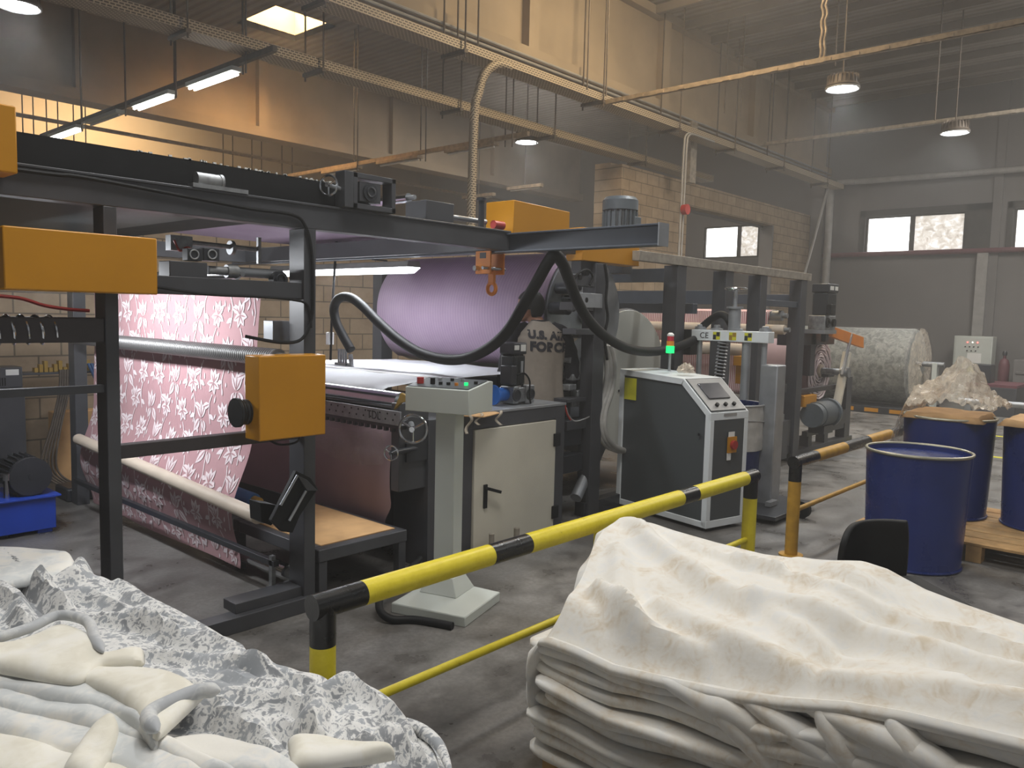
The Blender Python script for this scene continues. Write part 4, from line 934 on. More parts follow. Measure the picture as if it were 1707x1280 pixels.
MB().box(6.69, 9.38, 3.88, 3.95, 0.1, 0.2).build('foot_beam', 'steel2', wf, bevel=0.003)
p = atX(1240, 523, 9.0)
roller((9.0, 3.9, 1.76), (9.0, 6.5, 1.76), 0.06, 'alu', wf, 'guide_roller'); roller((8.8, 3.78, 1.60), (8.8, 6.5, 1.60), 0.055, 'beige', wf, 'guide_roller')
roller((8.5, 3.95, 1.36), (8.5, 6.5, 1.36), 0.07, 'beige', wf, 'guide_roller')
MB().box(7.3, 7.4, 4.2, 6.6, 0.3, 1.1).box(8.9, 9.3, 4.1, 4.2, 0.25, 1.0).build('inner_box', 'steel2', wf, bevel=0.004)
MB().box(*bY(((1236, 595), (1248, 640)), 4.05, 0.08)).box(*bY(((1236, 592), (1274, 610)), 4.0, 0.1)).build('guard_cover', 'yellow', wf, bevel=0.004)
MB().box(*bY(((1300, 640), (1312, 655)), 3.86, 0.1)).build('junction_box', 'steel2', wf); MB().box(*bY(((1297, 690), (1308, 705)), 3.8, 0.1)).build('valve', 'castmetal', wf, bevel=0.006)
MB().box(*bY(((1303, 700), (1318, 745)), 3.87, 0.2)).build('small_cabinet', 'steel2', wf)
MB().box(*bY(((1296, 700), (1315, 768)), 3.80, 0.12)).build('lower_box', 'steel', wf, bevel=0.004)
# striped web
def stripe(u, v):
    y = lerp(4.02, 6.4, v); L = u*1.5
    if L < 0.2: t = L/0.2*math.pi/2; return Vector((9.0-0.064*math.sin(math.pi/2-t) , y, 1.76+0.064*math.cos(math.pi/2-t)*1.0)) if False else Vector((9.06-0.125*sm(0, 0.2, L), y, 1.824-0.02*sm(0.1, 0.2, L)))
    z = 1.80-(L-0.2)*0.75; return Vector((8.93-0.02*math.sin(L*4)+0.012*math.sin(y*14+L*3), y+0.12*(L-0.2)*(1-v), z))
tag(MB().grid(stripe, 30, 30).build('striped_web', 'redstripe', solid=0.003), 'red and white striped fabric hanging over the guide rollers', 'fabric')
# winding stand
ws = thing('winding_stand', 'dark steel winding stand with motor at the right end of the line', 'stand', (11, 3.9, 0))
MB().box(9.55, 11.62, 3.92, 4.05, 0, 0.1).build('foot_beam', 'steel', ws, bevel=0.003)
MB().box(11.3, 11.5, 3.92, 4.05, 0.1, 0.95).build('post', 'steel', ws, bevel=0.004)
MB().prism([(10.75, 3.92, 0.3), (11.3, 3.92, 0.3), (11.3, 3.92, 0.5)], (0, 0.12, 0)).build('gusset', 'steel', ws)
MB().box(10.0, 11.3, 3.93, 4.0, 0.235, 0.30).build('shelf_beam', 'steel', ws, bevel=0.003)
MB().box(9.56, 11.3, 3.93, 3.99, 0.80, 0.86).build('upper_rail', 'brownsteel', ws, bevel=0.003)
for x in (10.05, 10.6): MB().box(x, x+0.12, 3.93, 4.05, 0.1, 0.235).build('leg', 'steel', ws)
MB().bar((10.75, 3.86, 0.5), (11.05, 3.86, 1.3), 0.1, 0.05).build('belt_cover', 'cream', ws)
MB().bar((10.85, 3.84, 1.0), (11.12, 3.84, 1.55), 0.03, 0.03).build('linkage_rod', 'alu', ws)
MB().box(10.95, 11.15, 4.05, 6.3, 0.95, 1.0).build('shaft_support', 'steel', ws)
MB().box(10.9, 11.2, 6.3, 6.45, 0, 1.0).build('post', 'steel', ws)
mo = MB().cyl((9.9, 3.8, 0.54), (10.28, 3.8, 0.54), 0.16, 28).build('motor_body', 'fins', ws)
MB().cyl((10.28, 3.8, 0.54), (10.34, 3.8, 0.54), 0.185, 28).build('fan_cowl', 'motor', mo); MB().cyl((9.78, 3.8, 0.54), (9.9, 3.8, 0.54), 0.15, 28).build('end_bell', 'motor', mo)
MB().box(9.95, 10.25, 3.7, 3.9, 0.30, 0.4).build('motor_foot', 'steel', ws)
MB().box(9.72, 10.1, 3.87, 3.97, 0.64, 0.78).build('yellow_cover', 'yellow', ws, bevel=0.004)
MB().box(10.02, 10.45, 3.8, 4.05, 1.55, 1.6).build('gear_plate', 'alu', ws)
MB().box(10.05, 10.4, 3.8, 4.02, 1.6, 1.78).build('gearbox', 'castmetal', ws, bevel=0.01); MB().torus((10.12, 3.79, 1.69), (0, 1, 0), 0.05, 0.014).build('bearing_ring', 'black', ws); MB().cyl((10.3, 3.80, 1.69), (10.3, 3.77, 1.69), 0.05, 18).build('bearing_cover', 'black', ws)
um = MB().box(10.1, 10.4, 3.8, 4.0, 1.78, 2.07).build('upright_motor', 'finsdark', ws, bevel=0.02); MB().box(10.09, 10.42, 3.79, 4.01, 2.07, 2.18).build('fan_cowl', 'steel2', um, bevel=0.01)
MB().box(10.13, 10.24, 3.785, 3.79, 2.1, 2.15).box(10.29, 10.38, 3.785, 3.79, 2.1, 2.15).build('rating_plate', 'whiteplastic', um); MB().box(10.06, 10.2, 3.74, 3.8, 1.8, 1.92).build('terminal_box', 'black', um, bevel=0.005)
MB().box(9.56, 11.0, 4.02, 4.2, 1.4, 1.55).build('swing_arm', 'steel2', ws, bevel=0.004)
MB().box(10.2, 10.35, 4.02, 4.12, 1.0, 1.55).build('arm_hanger', 'steel2', ws)
MB().prism([atY(a, b, 3.84) for a, b in ((1375, 556), (1392, 545), (1440, 562), (1440, 580), (1402, 567))], (0, 0.05, 0)).build('yellow_guard', 'orange', ws, bevel=0.003)
MB().box(10.2, 10.3, 3.84, 3.9, 1.45, 1.6).build('guard_arm', 'steel2', ws)
# pink roll on the winding stand
def woundroll(name, c, axis, R, L, mat, cap, label, core=0.09, rings=9):
    t = thing(name, label, 'fabric roll', c)
    rr = random.Random(9); c = Vector(c); ax = Vector(axis)
    pf = [(core, -0.02)]
    for k in range(rings*2+1):
        r = lerp(core+0.01, R, k/(rings*2)); pf.append((r, (0.018 if k % 2 else -0.012)+rr.uniform(-.008, .008)))
    pf += [(R, 0.04), (R*1.0, L*0.3), (R*0.995, L*0.7), (R, L-0.03), (R*0.9, L), (core, L)]
    MB().lathe(c, ax, pf, 56).build('wound_fabric', mat, t)
    mb = MB(); pts = []
    for k in range(rings*16):
        a = k*math.pi/8; r = lerp(core+0.02, R*0.98, k/(rings*16)); b = ax.cross(Vector((0, 0, 1))).normalized(); d = ax.cross(b)
        pts.append(c-ax*(0.02+0.012*math.sin(k*1.3))+(b*math.cos(a)+d*math.sin(a))*r)
    mb.tube(pts, 0.012, 6); mb.build('fabric_edge', cap, t)
    MB().cyl(c-ax*0.05, c+ax*(L+0.05), core, 24).build('core_tube', 'beige', t)
    MB().cyl(c-ax*0.3, c+ax*(L+0.2), core*0.5, 20).build('shaft', 'castmetal', t)
    return t
woundroll('pink_fabric_roll', (10.95, 4.2, 1.03), (0, 1, 0), 0.42, 2.05, 'pinkback', 'motif', 'pink fabric roll winding up on the stand at the right end of the line')
mb = MB().cyl((10.95, 3.78, 1.03), (10.95, 3.88, 1.03), 0.07, 18); mb.build('shaft_chuck', 'castmetal', ws)
# ================================================================== BACKGROUND ON THE RIGHT
gr = thing('wrapped_fabric_roll', 'huge grey-green fabric roll in clear wrapping near the back wall', 'fabric roll', (16.5, 4.4, 0.87))
R0 = 0.73
MB().lathe((16.5, 4.45, 0.88), (0, 1, 0), [(0.08, 0.02), (R0*0.8, 0), (R0*0.97, 0.02), (R0, 0.08), (R0*0.99, 0.9), (R0, 2.2), (0.1, 2.22)], 56).build('wound_fabric', 'greyroll', gr)
def wrap(u, v):
    t = u*2*math.pi; r = R0*(1.015+0.012*noise.noise(Vector((math.cos(t)*3, math.sin(t)*3, v*5)))); return Vector((16.5+r*math.cos(t), 4.42+1.9*v+0.03*noise.noise(Vector((t*3, v, 1))), 0.88+r*math.sin(t)))
MB().grid(wrap, 48, 20).build('clear_wrapping', 'filmdark', gr)
def capf(u, v):
    t = u*2*math.pi; r = R0*(1.02-v*0.85); n = noise.noise(Vector((math.cos(t)*6, math.sin(t)*6, v*3))); return Vector((16.5+r*math.cos(t), 4.40-0.05*abs(n)-0.05*v, 0.88+r*math.sin(t)))
MB().grid(capf, 48, 8).build('bunched_wrapping', 'film', gr)
MB().cyl((16.5, 3.97, 0.95), (16.5, 6.9, 0.95), 0.05, 16).build('shaft', 'castmetal', gr)
rs = thing('roll_stand', 'low dark stand under the huge grey-green roll', 'stand', (16.5, 5.3, 0))
MB().box(15.7, 17.3, 4.2, 6.8, 0.0, 0.13).build('base', 'steel2', rs, bevel=0.004)
for k in range(5): MB().box(15.69, 15.7, 4.4+k*0.45, 4.65+k*0.45, 0.03, 0.1).build('yellow_mark', 'yellow', rs)
MB().box(16.42, 16.58, 4.08, 4.16, 0.13, 0.98).build('post', 'greywhite', rs)
bm_ = thing('background_machine', 'low dark machine with a control box right of the huge roll', 'machine', (17.5, 3.3, 0))
MB().box(17.2, 18.6, 2.9, 3.75, 0, 0.55).build('body', 'steel', bm_, bevel=0.01); MB().box(17.5, 17.9, 3.4, 3.7, 0.55, 0.95).build('control_box', 'steel2', bm_, bevel=0.01); MB().box(17.2, 18.4, 2.9, 3.75, 0.55, 0.6).build('top_edge', 'maroon', bm_)
ec = thing('electrical_cabinet', 'light grey electrical cabinet with warning triangle by the back wall', 'cabinet', (20.3, 4.35, 0))
MB().box(20.3, 20.7, 3.95, 4.72, 0, 1.46).build('body', 'greywhite', ec, bevel=0.01)
MB().box(20.28, 20.3, 3.98, 4.69, 0.06, 1.43).build('door', 'greywhite', ec, bevel=0.006)
MB().box(20.26, 20.28, 4.6, 4.64, 0.62, 0.76).bar((20.25, 4.62, 0.72), (20.25, 4.54, 0.72), 0.03, 0.03).build('handle', 'black', ec)
MB().box(20.272, 20.28, 4.15, 4.43, 0.86, 1.08).build('paper_notice', 'whiteplastic', ec)
for k, y in enumerate((4.44, 4.34, 4.24)): MB().cyl((20.28, y, 1.32), (20.265, y, 1.32), 0.014, 12).build('indicator', ['redled', 'whiteled', 'redled'][k], ec)
for k in range(7):
    y = 4.48-(k % 4)*0.085-0.04*(k//4); z = 1.22-0.09*(k//4); MB().cyl((20.28, y, z), (20.265, y, z), 0.014, 12).build('push_button', 'black', ec)
tr = MB().prism([(20.276, 4.43, 0.66), (20.276, 4.27, 0.66), (20.276, 4.35, 0.80)], (0.004, 0, 0)).build('warning_triangle', 'labelyellow', ec)
MB().prism([(20.274, a, b) for a, b in ((4.355, 0.77), (4.335, 0.725), (4.352, 0.728), (4.34, 0.68), (4.368, 0.735), (4.352, 0.733))], (0.002, 0, 0)).build('lightning_mark', 'black', tr)
tag(MB().box(20.85, 21.0, 4.28, 4.5, 1.46, 3.4).build('cable_duct', 'pipegrey'), 'pale cable duct rising from the electrical cabinet up the back wall', 'duct')
gc = thing('gas_cylinder', 'dark red gas cylinder standing right of the electrical cabinet', 'cylinder', (20.2, 3.7, 0))
MB().lathe((20.2, 3.68, 0), (0, 0, 1), [(0.1, 0), (0.11, 0.02), (0.11, 0.85), (0.08, 0.96), (0.03, 1.0), (0.03, 1.06)], 24).build('body', 'maroon', gc); MB().lathe((20.2, 3.68, 1.06), (0, 0, 1), [(0.045, 0), (0.05, 0.06), (0.03, 0.1)], 16).build('valve_cap', 'steel2', gc)
tag(MB().box(19.6, 20.9, 2.2, 3.4, 0, 1.0).box(19.58, 19.6, 2.25, 3.35, 0.1, 0.16).box(19.58, 19.6, 2.25, 3.35, 0.4, 0.46).box(19.58, 19.6, 2.25, 3.35, 0.7, 0.76).build('louvred_cabinet', 'wallgrey', bevel=0.01), 'dull grey louvred cabinet at the right edge by the back wall', 'cabinet')
tag(MB().cyl((15.2, 3.4, 0.42), (15.2, 0.5, 0.42), 0.05, 16).box(15.15, 15.25, 3.2, 3.3, 0, 0.37).box(15.15, 15.25, 0.8, 0.9, 0, 0.37).build('floor_rail', 'alu'), 'bright metal pipe rail on short feet at the far right', 'rail')
for k in range(2): tag(MB().box(11.8+k*2.3, 11.9+k*2.3, -2, 3.9, 0.001, 0.003).build('floor_line', 'labelyellow'), ['nearer', 'farther'][k]+' faded yellow line painted on the floor', 'line')
# ================================================================== HOT MELT UNIT
hm = thing('glue_melter_cabinet', 'dark panelled glue melter cabinet with white edge frame and sloping screen', 'cabinet', (5.8, 3.5, 0))
B_ = Vector((5.69, 3.01, 0.0)); dl = Vector((0.2, 0.98, 0)).normalized(); ds = Vector((0.97, -0.24, 0)).normalized()
LL, SS = 1.03, 0.45
def hp(l, s, z): return B_+dl*l+ds*s+Vector((0, 0, z))
prof = [(0, 0.03), (0, 0.96), (0.29, 1.21), (LL, 1.24), (LL, 0.03)]
MB().prism([hp(a, 0.012, z) for a, z in prof], ds*(SS-0.024)).build('body', 'panel', hm)
def frame_face(s, out):
    mb = MB(); n = len(prof)
    for i in range(n):
        a = prof[i]; b = prof[(i+1) % n]
        A = Vector((a[0], a[1], 0)); Bv = Vector((b[0], b[1], 0)); d = (Bv-A).normalized(); nn = Vector((d.y, -d.x, 0)); w = 0.05
        c = Vector((LL/2, 0.6, 0))
        if nn.dot(c-A) < 0: nn = -nn
        q = [A, Bv, Bv+nn*w-d*w*0.4, A+nn*w+d*w*0.4]
        mb.prism([hp(v.x, s, v.y) for v in q], ds*out)
    return mb
frame_face(0, 0.02).build('edge_frame', 'white', hm, bevel=0.004); frame_face(SS-0.02, 0.02).build('edge_frame', 'white', hm, bevel=0.004)
mb = MB()
for i in range(len(prof)):
    a = prof[i]; b = prof[(i+1) % len(prof)]
for (l0, z0_, l1, z1_) in ((0, 0.03, 0, 0.09), (0, 0.9, 0, 0.962), (0.29, 1.212, LL, 1.243)):
    if l0 == l1: mb.prism([hp(-0.004, s, z) for s, z in ((0, z0_), (SS, z0_), (SS, z1_), (0, z1_))], dl*0.02)
    else: mb.prism([hp(l0, 0, z0_-0.02), hp(l1, 0, z1_-0.02), hp(l1, 0, z1_), hp(l0, 0, z0_)], ds*SS)
mb.prism([hp(-0.004, s, z) for s, z in ((0, 0.09), (0.045, 0.09), (0.045, 0.9), (0, 0.9))], dl*0.02); mb.prism([hp(-0.004, s, z) for s, z in ((SS-0.045, 0.09), (SS, 0.09), (SS, 0.9), (SS-0.045, 0.9))], dl*0.02)
mb.build('front_frame', 'white', hm, bevel=0.003)
MB().prism([hp(-0.006, s, z) for s, z in ((0.15, 0.93), (0.3, 0.93), (0.3, 0.952), (0.15, 0.952))], -dl*0.003).build('name_strip', 'pipegrey', hm)
sl = (Vector((0.29, 1.21, 0))-Vector((0, 0.96, 0))).normalized(); nl = dl*(-sl.y)+Vector((0, 0, sl.x))
def slope(t, s, h=0.0): return hp(0, s, 0.96)+(dl*sl.x+Vector((0, 0, sl.y)))*t+nl*h
MB().prism([slope(t, s, 0.004) for t, s in ((0.02, 0.02), (0.02, SS-0.02), (0.37, SS-0.02), (0.37, 0.02))], nl*0.004).build('sloping_panel', 'pipegrey', hm)
MB().prism([slope(t, s, 0.008) for t, s in ((0.14, 0.09), (0.14, 0.34), (0.31, 0.34), (0.31, 0.09))], nl*0.012).build('touch_screen', 'screen', hm, bevel=0.003)
for k in range(3): MB().cyl(slope(0.07, 0.12+k*0.1, 0.008), slope(0.07, 0.12+k*0.1, 0.03), 0.016, 16).build('rotary_knob', 'black', hm)
MB().prism([hp(l, -0.001, z) for l, z in ((0.82, 0.98), (0.965, 0.98), (0.965, 1.17), (0.82, 1.17))], -ds*0.002).build('yellow_label', 'labelyellow', hm)
sw = MB().prism([hp(-0.01, s, z) for s, z in ((0.2, 0.63), (0.3, 0.63), (0.3, 0.76), (0.2, 0.76))], -dl*0.012).build('main_switch', 'yellow', hm)
MB().cyl(hp(-0.02, 0.255, 0.695), hp(-0.045, 0.255, 0.695), 0.036, 20).build('red_knob', 'red', sw); MB().prism([hp(-0.01, s, z) for s, z in ((0.21, 0.76), (0.28, 0.76), (0.28, 0.80), (0.21, 0.80))], -dl*0.004).build('switch_label', 'whiteplastic', sw); MB().prism([hp(-0.01, s, z) for s, z in ((0.2, 0.57), (0.245, 0.57), (0.245, 0.63), (0.2, 0.63))], -dl*0.004).build('switch_label', 'whiteplastic', sw)
MB().cyl(hp(0.1, -0.0, 0.78), hp(0.1, -0.01, 0.78), 0.012, 12).build('lock', 'chrome', hm)
for l in (0.08, 0.95):
    for s in (0.06, 0.36): MB().cyl(hp(l, s, 0), hp(l, s, 0.03), 0.025, 12).build('foot', 'black', hm)
# signal tower on the cabinet
q = hp(0.66, 0.22, 1.243); st = thing('signal_tower', 'signal tower light with green lens lit above the glue melter cabinet', 'signal light', q)
bz = 1.40
MB().cyl(q, (q.x, q.y, bz), 0.012, 12).build('pole', 'alu', st)
for k, mt_ in enumerate(('green', 'orangelens', 'redlens')): MB().cyl((q.x, q.y, bz+[0, .062, .105][k]), (q.x, q.y, bz+[.06, .103, .145][k]), 0.036-0.004*k, 20).build('lens', mt_, st)
MB().lathe((q.x, q.y, bz+0.146), (0, 0, 1), [(0.03, 0), (0.03, 0.015), (0.012, 0.03)], 16).build('cap', 'whiteplastic', st)
# clear bag and coil lying on the cabinet
def lump(name, mat, label, cat, c, r, n=16, amp=0.35, sq=0.7, seed=0):
    def fn(u, v):
        t = u*2*math.pi; ph = v*math.pi*0.5; d = Vector((math.cos(t)*math.cos(ph), math.sin(t)*math.cos(ph), math.sin(ph)))
        k = 1+amp*noise.noise(d*2.2+Vector((seed, 0, 0)))+amp*0.5*noise.noise(d*6+Vector((0, seed, 0)))
        return Vector(c)+Vector((d.x*r*k, d.y*r*k, d.z*r*sq*k))
    return tag(MB().grid(fn, n*2, n).build(name, mat), label, cat)
lump('plastic_bag', 'film', 'crumpled clear bag lying on top of the glue melter cabinet', 'bag', hp(0.45, 0.2, 1.243), 0.07, 14, 0.5, 1.1, 4)
# drum unloader
du = thing('drum_unloader', 'drum unloader with white crossbeam, spring hose and two columns behind the melter', 'drum unloader', (6.75, 3.4, 0))
MB().box(6.70, 6.82, 3.02, 3.78, 1.50, 1.60).build('crossbeam', 'white', du, bevel=0.005)
MB().box(6.69, 6.83, 3.78, 3.86, 1.36, 1.60).build('end_block', 'black', du, bevel=0.004)
text_obj('lettering', 'CE', 'text', du, (6.697, 3.69, 1.525), (0, -1, 0), (0, 0, 1), 0.075, 0.0, 0.001)
for k, y in enumerate((3.52, 3.36, 3.21)):
    wl = MB().box(6.697, 6.70, y-0.035, y+0.035, 1.515, 1.585).build('warning_label', 'labelyellow', du); MB().box(6.695, 6.697, y-0.033, y+0.0, 1.545, 1.583).box(6.695, 6.697, y+0.003, y+0.033, 1.517, 1.56).build('label_mark', 'steel2' if k != 1 else 'brassy', wl)
for y in (3.08, 3.72): MB().cyl((6.76, y, 0.1), (6.76, y, 1.5), 0.025, 16).cyl((6.76, y, 1.6), (6.76, y, 1.63), 0.05, 18).build('column', 'alu', du)
for y in (3.08, 3.35, 3.55, 3.72): MB().lathe((6.76, y, 1.6), (0, 0, 1), [(0.055, 0), (0.055, 0.015), (0.03, 0.02), (0.03, 0.045), (0.02, 0.05)], 16).build('bolt_cap', 'alu', du)
MB().cyl((6.76, 3.25, 0.98), (6.76, 3.25, 1.5), 0.04, 18).build('ram_column', 'alu', du)
MB().box(6.72, 6.9, 2.93, 3.09, 0.06, 1.31).build('square_column', 'alu', du, bevel=0.01)
MB().cyl((6.76, 3.38, 1.6), (6.76, 3.38, 1.8), 0.055, 20).cyl((6.76, 3.38, 1.8), (6.76, 3.38, 1.82), 0.075, 20).cyl((6.76, 3.38, 1.82), (6.76, 3.38, 1.98), 0.018, 12).build('centre_cylinder', 'alu', du)
hw = MB().torus((6.76, 3.38, 1.98), (0, 0, 1), 0.09, 0.012).bar((6.67, 3.38, 1.97), (6.85, 3.38, 1.97), 0.015, 0.01).bar((6.76, 3.29, 1.97), (6.76, 3.47, 1.97), 0.015, 0.01).build('handwheel', 'chrome', du)
pts = [(6.74+0.045*math.cos(k*0.7), 3.47+0.03*k/120+0.045*math.sin(k*0.7), 1.5-0.42*k/120) for k in range(121)]
MB().tube(pts, 0.007, 6).build('coil_spring', 'alu', du); MB().cyl((6.74, 3.47, 1.5), (6.74, 3.5, 1.08), 0.03, 14).build('inner_hose', 'black', du)
MB().tube(spline([(6.78, 3.72, 1.62), (6.78, 3.65, 1.68), (6.77, 3.55, 1.74), (6.76, 3.47, 1.73), (6.76, 3.4, 1.64), (6.76, 3.38, 1.6)], 6), 0.035, 12).build('rubber_hose', 'black', du)
MB().box(6.6, 6.72, 3.35, 3.6, 1.0, 1.07).cyl((6.66, 3.35, 1.04), (6.66, 3.3, 0.95), 0.04, 16).build('pump_head', 'castmetal', du, bevel=0.008)
MB().box(6.3, 7.15, 2.7, 3.85, 0.04, 0.075).build('base_plate', 'steel2', du, bevel=0.003)
for (x, y) in ((6.75, 2.66), (6.4, 3.7), (7.1, 3.7)): 
    cw = MB().cyl((x-0.025, y, 0.075), (x+0.025, y, 0.075), 0.075, 24).build('caster', 'black', du)
MB().bar((6.4, 2.95, 0.05), (6.75, 2.66, 0.05), 0.03, 0.03).build('outrigger', 'steel2', du)
MB().box(6.6, 6.75, 2.88, 2.93, 0.08, 0.12).build('clamp_foot', 'alu', du)
gd = thing('glue_drum', 'blue glue drum in the unloader, upper half wrapped in grey padding', 'drum', (6.75, 3.36, 0.075), 'blue glue drums')
dcx, dcy = 6.66, 3.33
MB().lathe((dcx, dcy, 0.076), (0, 0, 1), [(0.27, 0), (0.275, 0.01), (0.285, 0.87), (0.29, 0.88), (0.275, 0.88), (0.26, 0.2)], 40).build('body', 'navy', gd)
def pad(u, v):
    t = u*2*math.pi; r = 0.296+0.008*noise.noise(Vector((math.cos(t)*3, math.sin(t)*3, v*6)))+0.006*math.sin(v*3); return Vector((dcx+r*math.cos(t), dcy+r*math.sin(t), lerp(0.55, 0.955, v)))
MB().grid(pad, 60, 16).build('padding', 'bag', gd); 
MB().torus((dcx, dcy, 0.78), (0.12, 0.1, 1), 0.304, 0.008, 48).torus((dcx, dcy, 0.95), (0, 0, 1), 0.297, 0.01, 48).build('strap', 'pipegrey', gd)
# ================================================================== CONTROL PEDESTAL
pd = thing('control_pedestal', 'light grey control pedestal with a sloping button box and flared base', 'control pedestal', (3.1, 3.25, 0))
yx = Vector((3.0-2.86, 2.97-3.40, 0)).normalized(); xx = Vector((-yx.y, yx.x, 0))   # yx along the front edge, xx away from the operator
P0 = Vector((2.9, 3.2, 0))+xx*0.22
def pp(a, b, z): return P0+yx*a+xx*b+Vector((0, 0, z))
def frus(mb, r0, z0_, r1, z1_):
    vs = [pp(sx*r[0], sy*r[1], z) for r, z in ((r0, z0_), (r1, z1_)) for sx, sy in ((-1, -1), (1, -1), (1, 1), (-1, 1))]
    mb.add(vs, [(3, 2, 1, 0), (4, 5, 6, 7), (0, 1, 5, 4), (1, 2, 6, 5), (2, 3, 7, 6), (3, 0, 4, 7)])
mb = MB(); frus(mb, (0.235, 0.225), 0.0, (0.235, 0.225), 0.055); frus(mb, (0.235, 0.225), 0.055, (0.12, 0.115), 0.105); frus(mb, (0.12, 0.115), 0.105, (0.075, 0.07), 0.2)
mb.build('base', 'greywhite', pd, bevel=0.004)
mb = MB(); frus(mb, (0.062, 0.055), 0.2, (0.062, 0.055), 1.16); mb.build('column', 'greywhite', pd, bevel=0.004)
bx = MB(); pr = [(-0.16, 1.15), (0.14, 1.15), (0.14, 1.315), (0.10, 1.32), (-0.16, 1.285)]
bx.prism([pp(-0.20, b, z) for b, z in pr], yx*0.40); bx.build('button_box', 'greywhite', pd, bevel=0.004)
mb = MB(); mb.prism([pp(-0.19, -0.15, 1.288), pp(0.19, -0.15, 1.288), pp(0.19, 0.09, 1.322), pp(-0.19, 0.09, 1.322)], (0, 0, 0.003)); pf_ = mb.build('button_panel', 'panel', pd)
for k, (a, b, c, r) in enumerate(((-0.15, -0.08, 'red', 0.02), (-0.07, -0.08, 'black', 0.014), (-0.02, -0.08, 'black', 0.011), (0.03, -0.08, 'black', 0.011), (0.08, -0.08, 'orange', 0.011), (0.13, -0.06, 'green', 0.011), (0.17, -0.02, 'black', 0.011), (0.0, 0.02, 'black', 0.011), (0.06, 0.03, 'alu', 0.011), (-0.08, 0.02, 'alu', 0.011))):
    z = 1.300+0.14*(b+0.08); MB().cyl(pp(a, b, z), pp(a, b, z+(0.035 if k < 2 else 0.016)), r, 14).build('push_button', c, pd)
tag(MB().tube(spline([(3.28, 3.7, 0.15), (3.1, 3.62, 0.12), (2.85, 3.52, 0.1), (2.72, 3.4, 0.06), (2.72, 3.3, 0.025), (2.82, 3.2, 0.02), (2.9, 3.0, 0.02)], 8), 0.022, 10).build('floor_cable', 'black'), 'thick black cable looping round the base of the control pedestal', 'cable')
fp = thing('floor_pipework', 'small dirty pipe fittings on the floor by the cabinet and pedestal', 'pipe', (4.2, 3.75, 0.0))
MB().cyl((3.75, 3.78, 0.05), (4.25, 3.72, 0.05), 0.025, 14).cyl((4.0, 3.76, 0.05), (4.0, 3.76, 0.16), 0.02, 12).cyl((4.22, 3.72, 0.05), (4.22, 3.72, 0.17), 0.022, 12).build('pipes', 'galv', fp); MB().cyl((3.96, 3.76, 0.05), (4.04, 3.752, 0.05), 0.034, 14).cyl((4.2, 3.725, 0.05), (4.27, 3.718, 0.05), 0.034, 14).build('pipe_fitting', 'tan', fp)
# ================================================================== SAFETY RAILS
def safety_rail(label, x0, x1, y, h, bands, yel, posts, lowz, low=(None, None)):
    t = thing('safety_rail', label, 'safety rail', (x0, y, 0)); r = 0.045
    for (a, b, mt_) in bands: MB().cyl((a, y, h), (b, y, h), r, 24).build('top_rail', mt_, t)
    for x, m_ in posts:
        o = MB().cyl((x, y, 0), (x, y, h-0.14), r, 24).build('post', yel, t)
        MB().cyl((x, y, h-0.14), (x, y, h), r+0.0005, 24).build('post_top', m_, t)
        MB().cyl((x, y, 0), (x, y, 0.012), 0.085, 20).build('foot_plate', yel, t)
    MB().cyl((low[0] or x0, y, lowz), (low[1] or x1, y, lowz), 0.018, 14).build('lower_rail', yel, t)
    return t
safety_rail('nearer yellow and black safety rail between the two fabric stacks', 1.555, 4.84, 2.25, 0.69,
    [(1.51, 1.72, 'railblack'), (1.72, 2.38, 'railyellow'), (2.38, 2.62, 'railblack'), (2.62, 3.93, 'railyellow'), (3.93, 4.1, 'railblack'), (4.1, 4.74, 'railyellow'), (4.74, 4.885, 'railblack')], 'railyellow', [(1.555, 'railblack'), (3.2, 'railyellow'), (4.84, 'railblack')], 0.28)
safety_rail('farther orange and black safety rail beside the front blue drum', 5.6, 9.2, 2.27, 0.69,
    [(5.555, 5.95, 'railblack'), (5.95, 6.55, 'railorange'), (6.55, 7.1, 'railblack'), (7.1, 7.7, 'railorange'), (7.7, 8.3, 'railblack'), (8.3, 9.2, 'railorange')], 'railorange', [(5.6, 'railblack'), (9.15, 'railorange')], 0.33)
# ================================================================== DRUMS, PALLET, CHAIR
def drum(c, label, grp='blue glue drums', lid=True):
    x, y, z = c; t = thing('steel_drum', label, 'drum', c, grp)
    R = 0.345
    MB().lathe((x, y, z), (0, 0, 1), [(R*0.90, 0), (R*0.91, 0.012), (R*0.90, 0.025), (R*0.985, 0.795), (R*0.985, 0.805), (R*0.955, 0.805), (R*0.95, 0.775), (0.001, 0.77)], 56).build('body', 'navy', t)
    MB().torus((x, y, z+0.808), (0, 0, 1), R*0.985, 0.011, 56).build('rim', 'rim', t)
    MB().torus((x, y, z+0.012), (0, 0, 1), R*0.905, 0.010, 56).build('bottom_chime', 'navy', t)
    return t
D1 = (6.09, 1.59, 0.0)
drum(D1, 'open blue drum standing on the floor in front of the pallet')
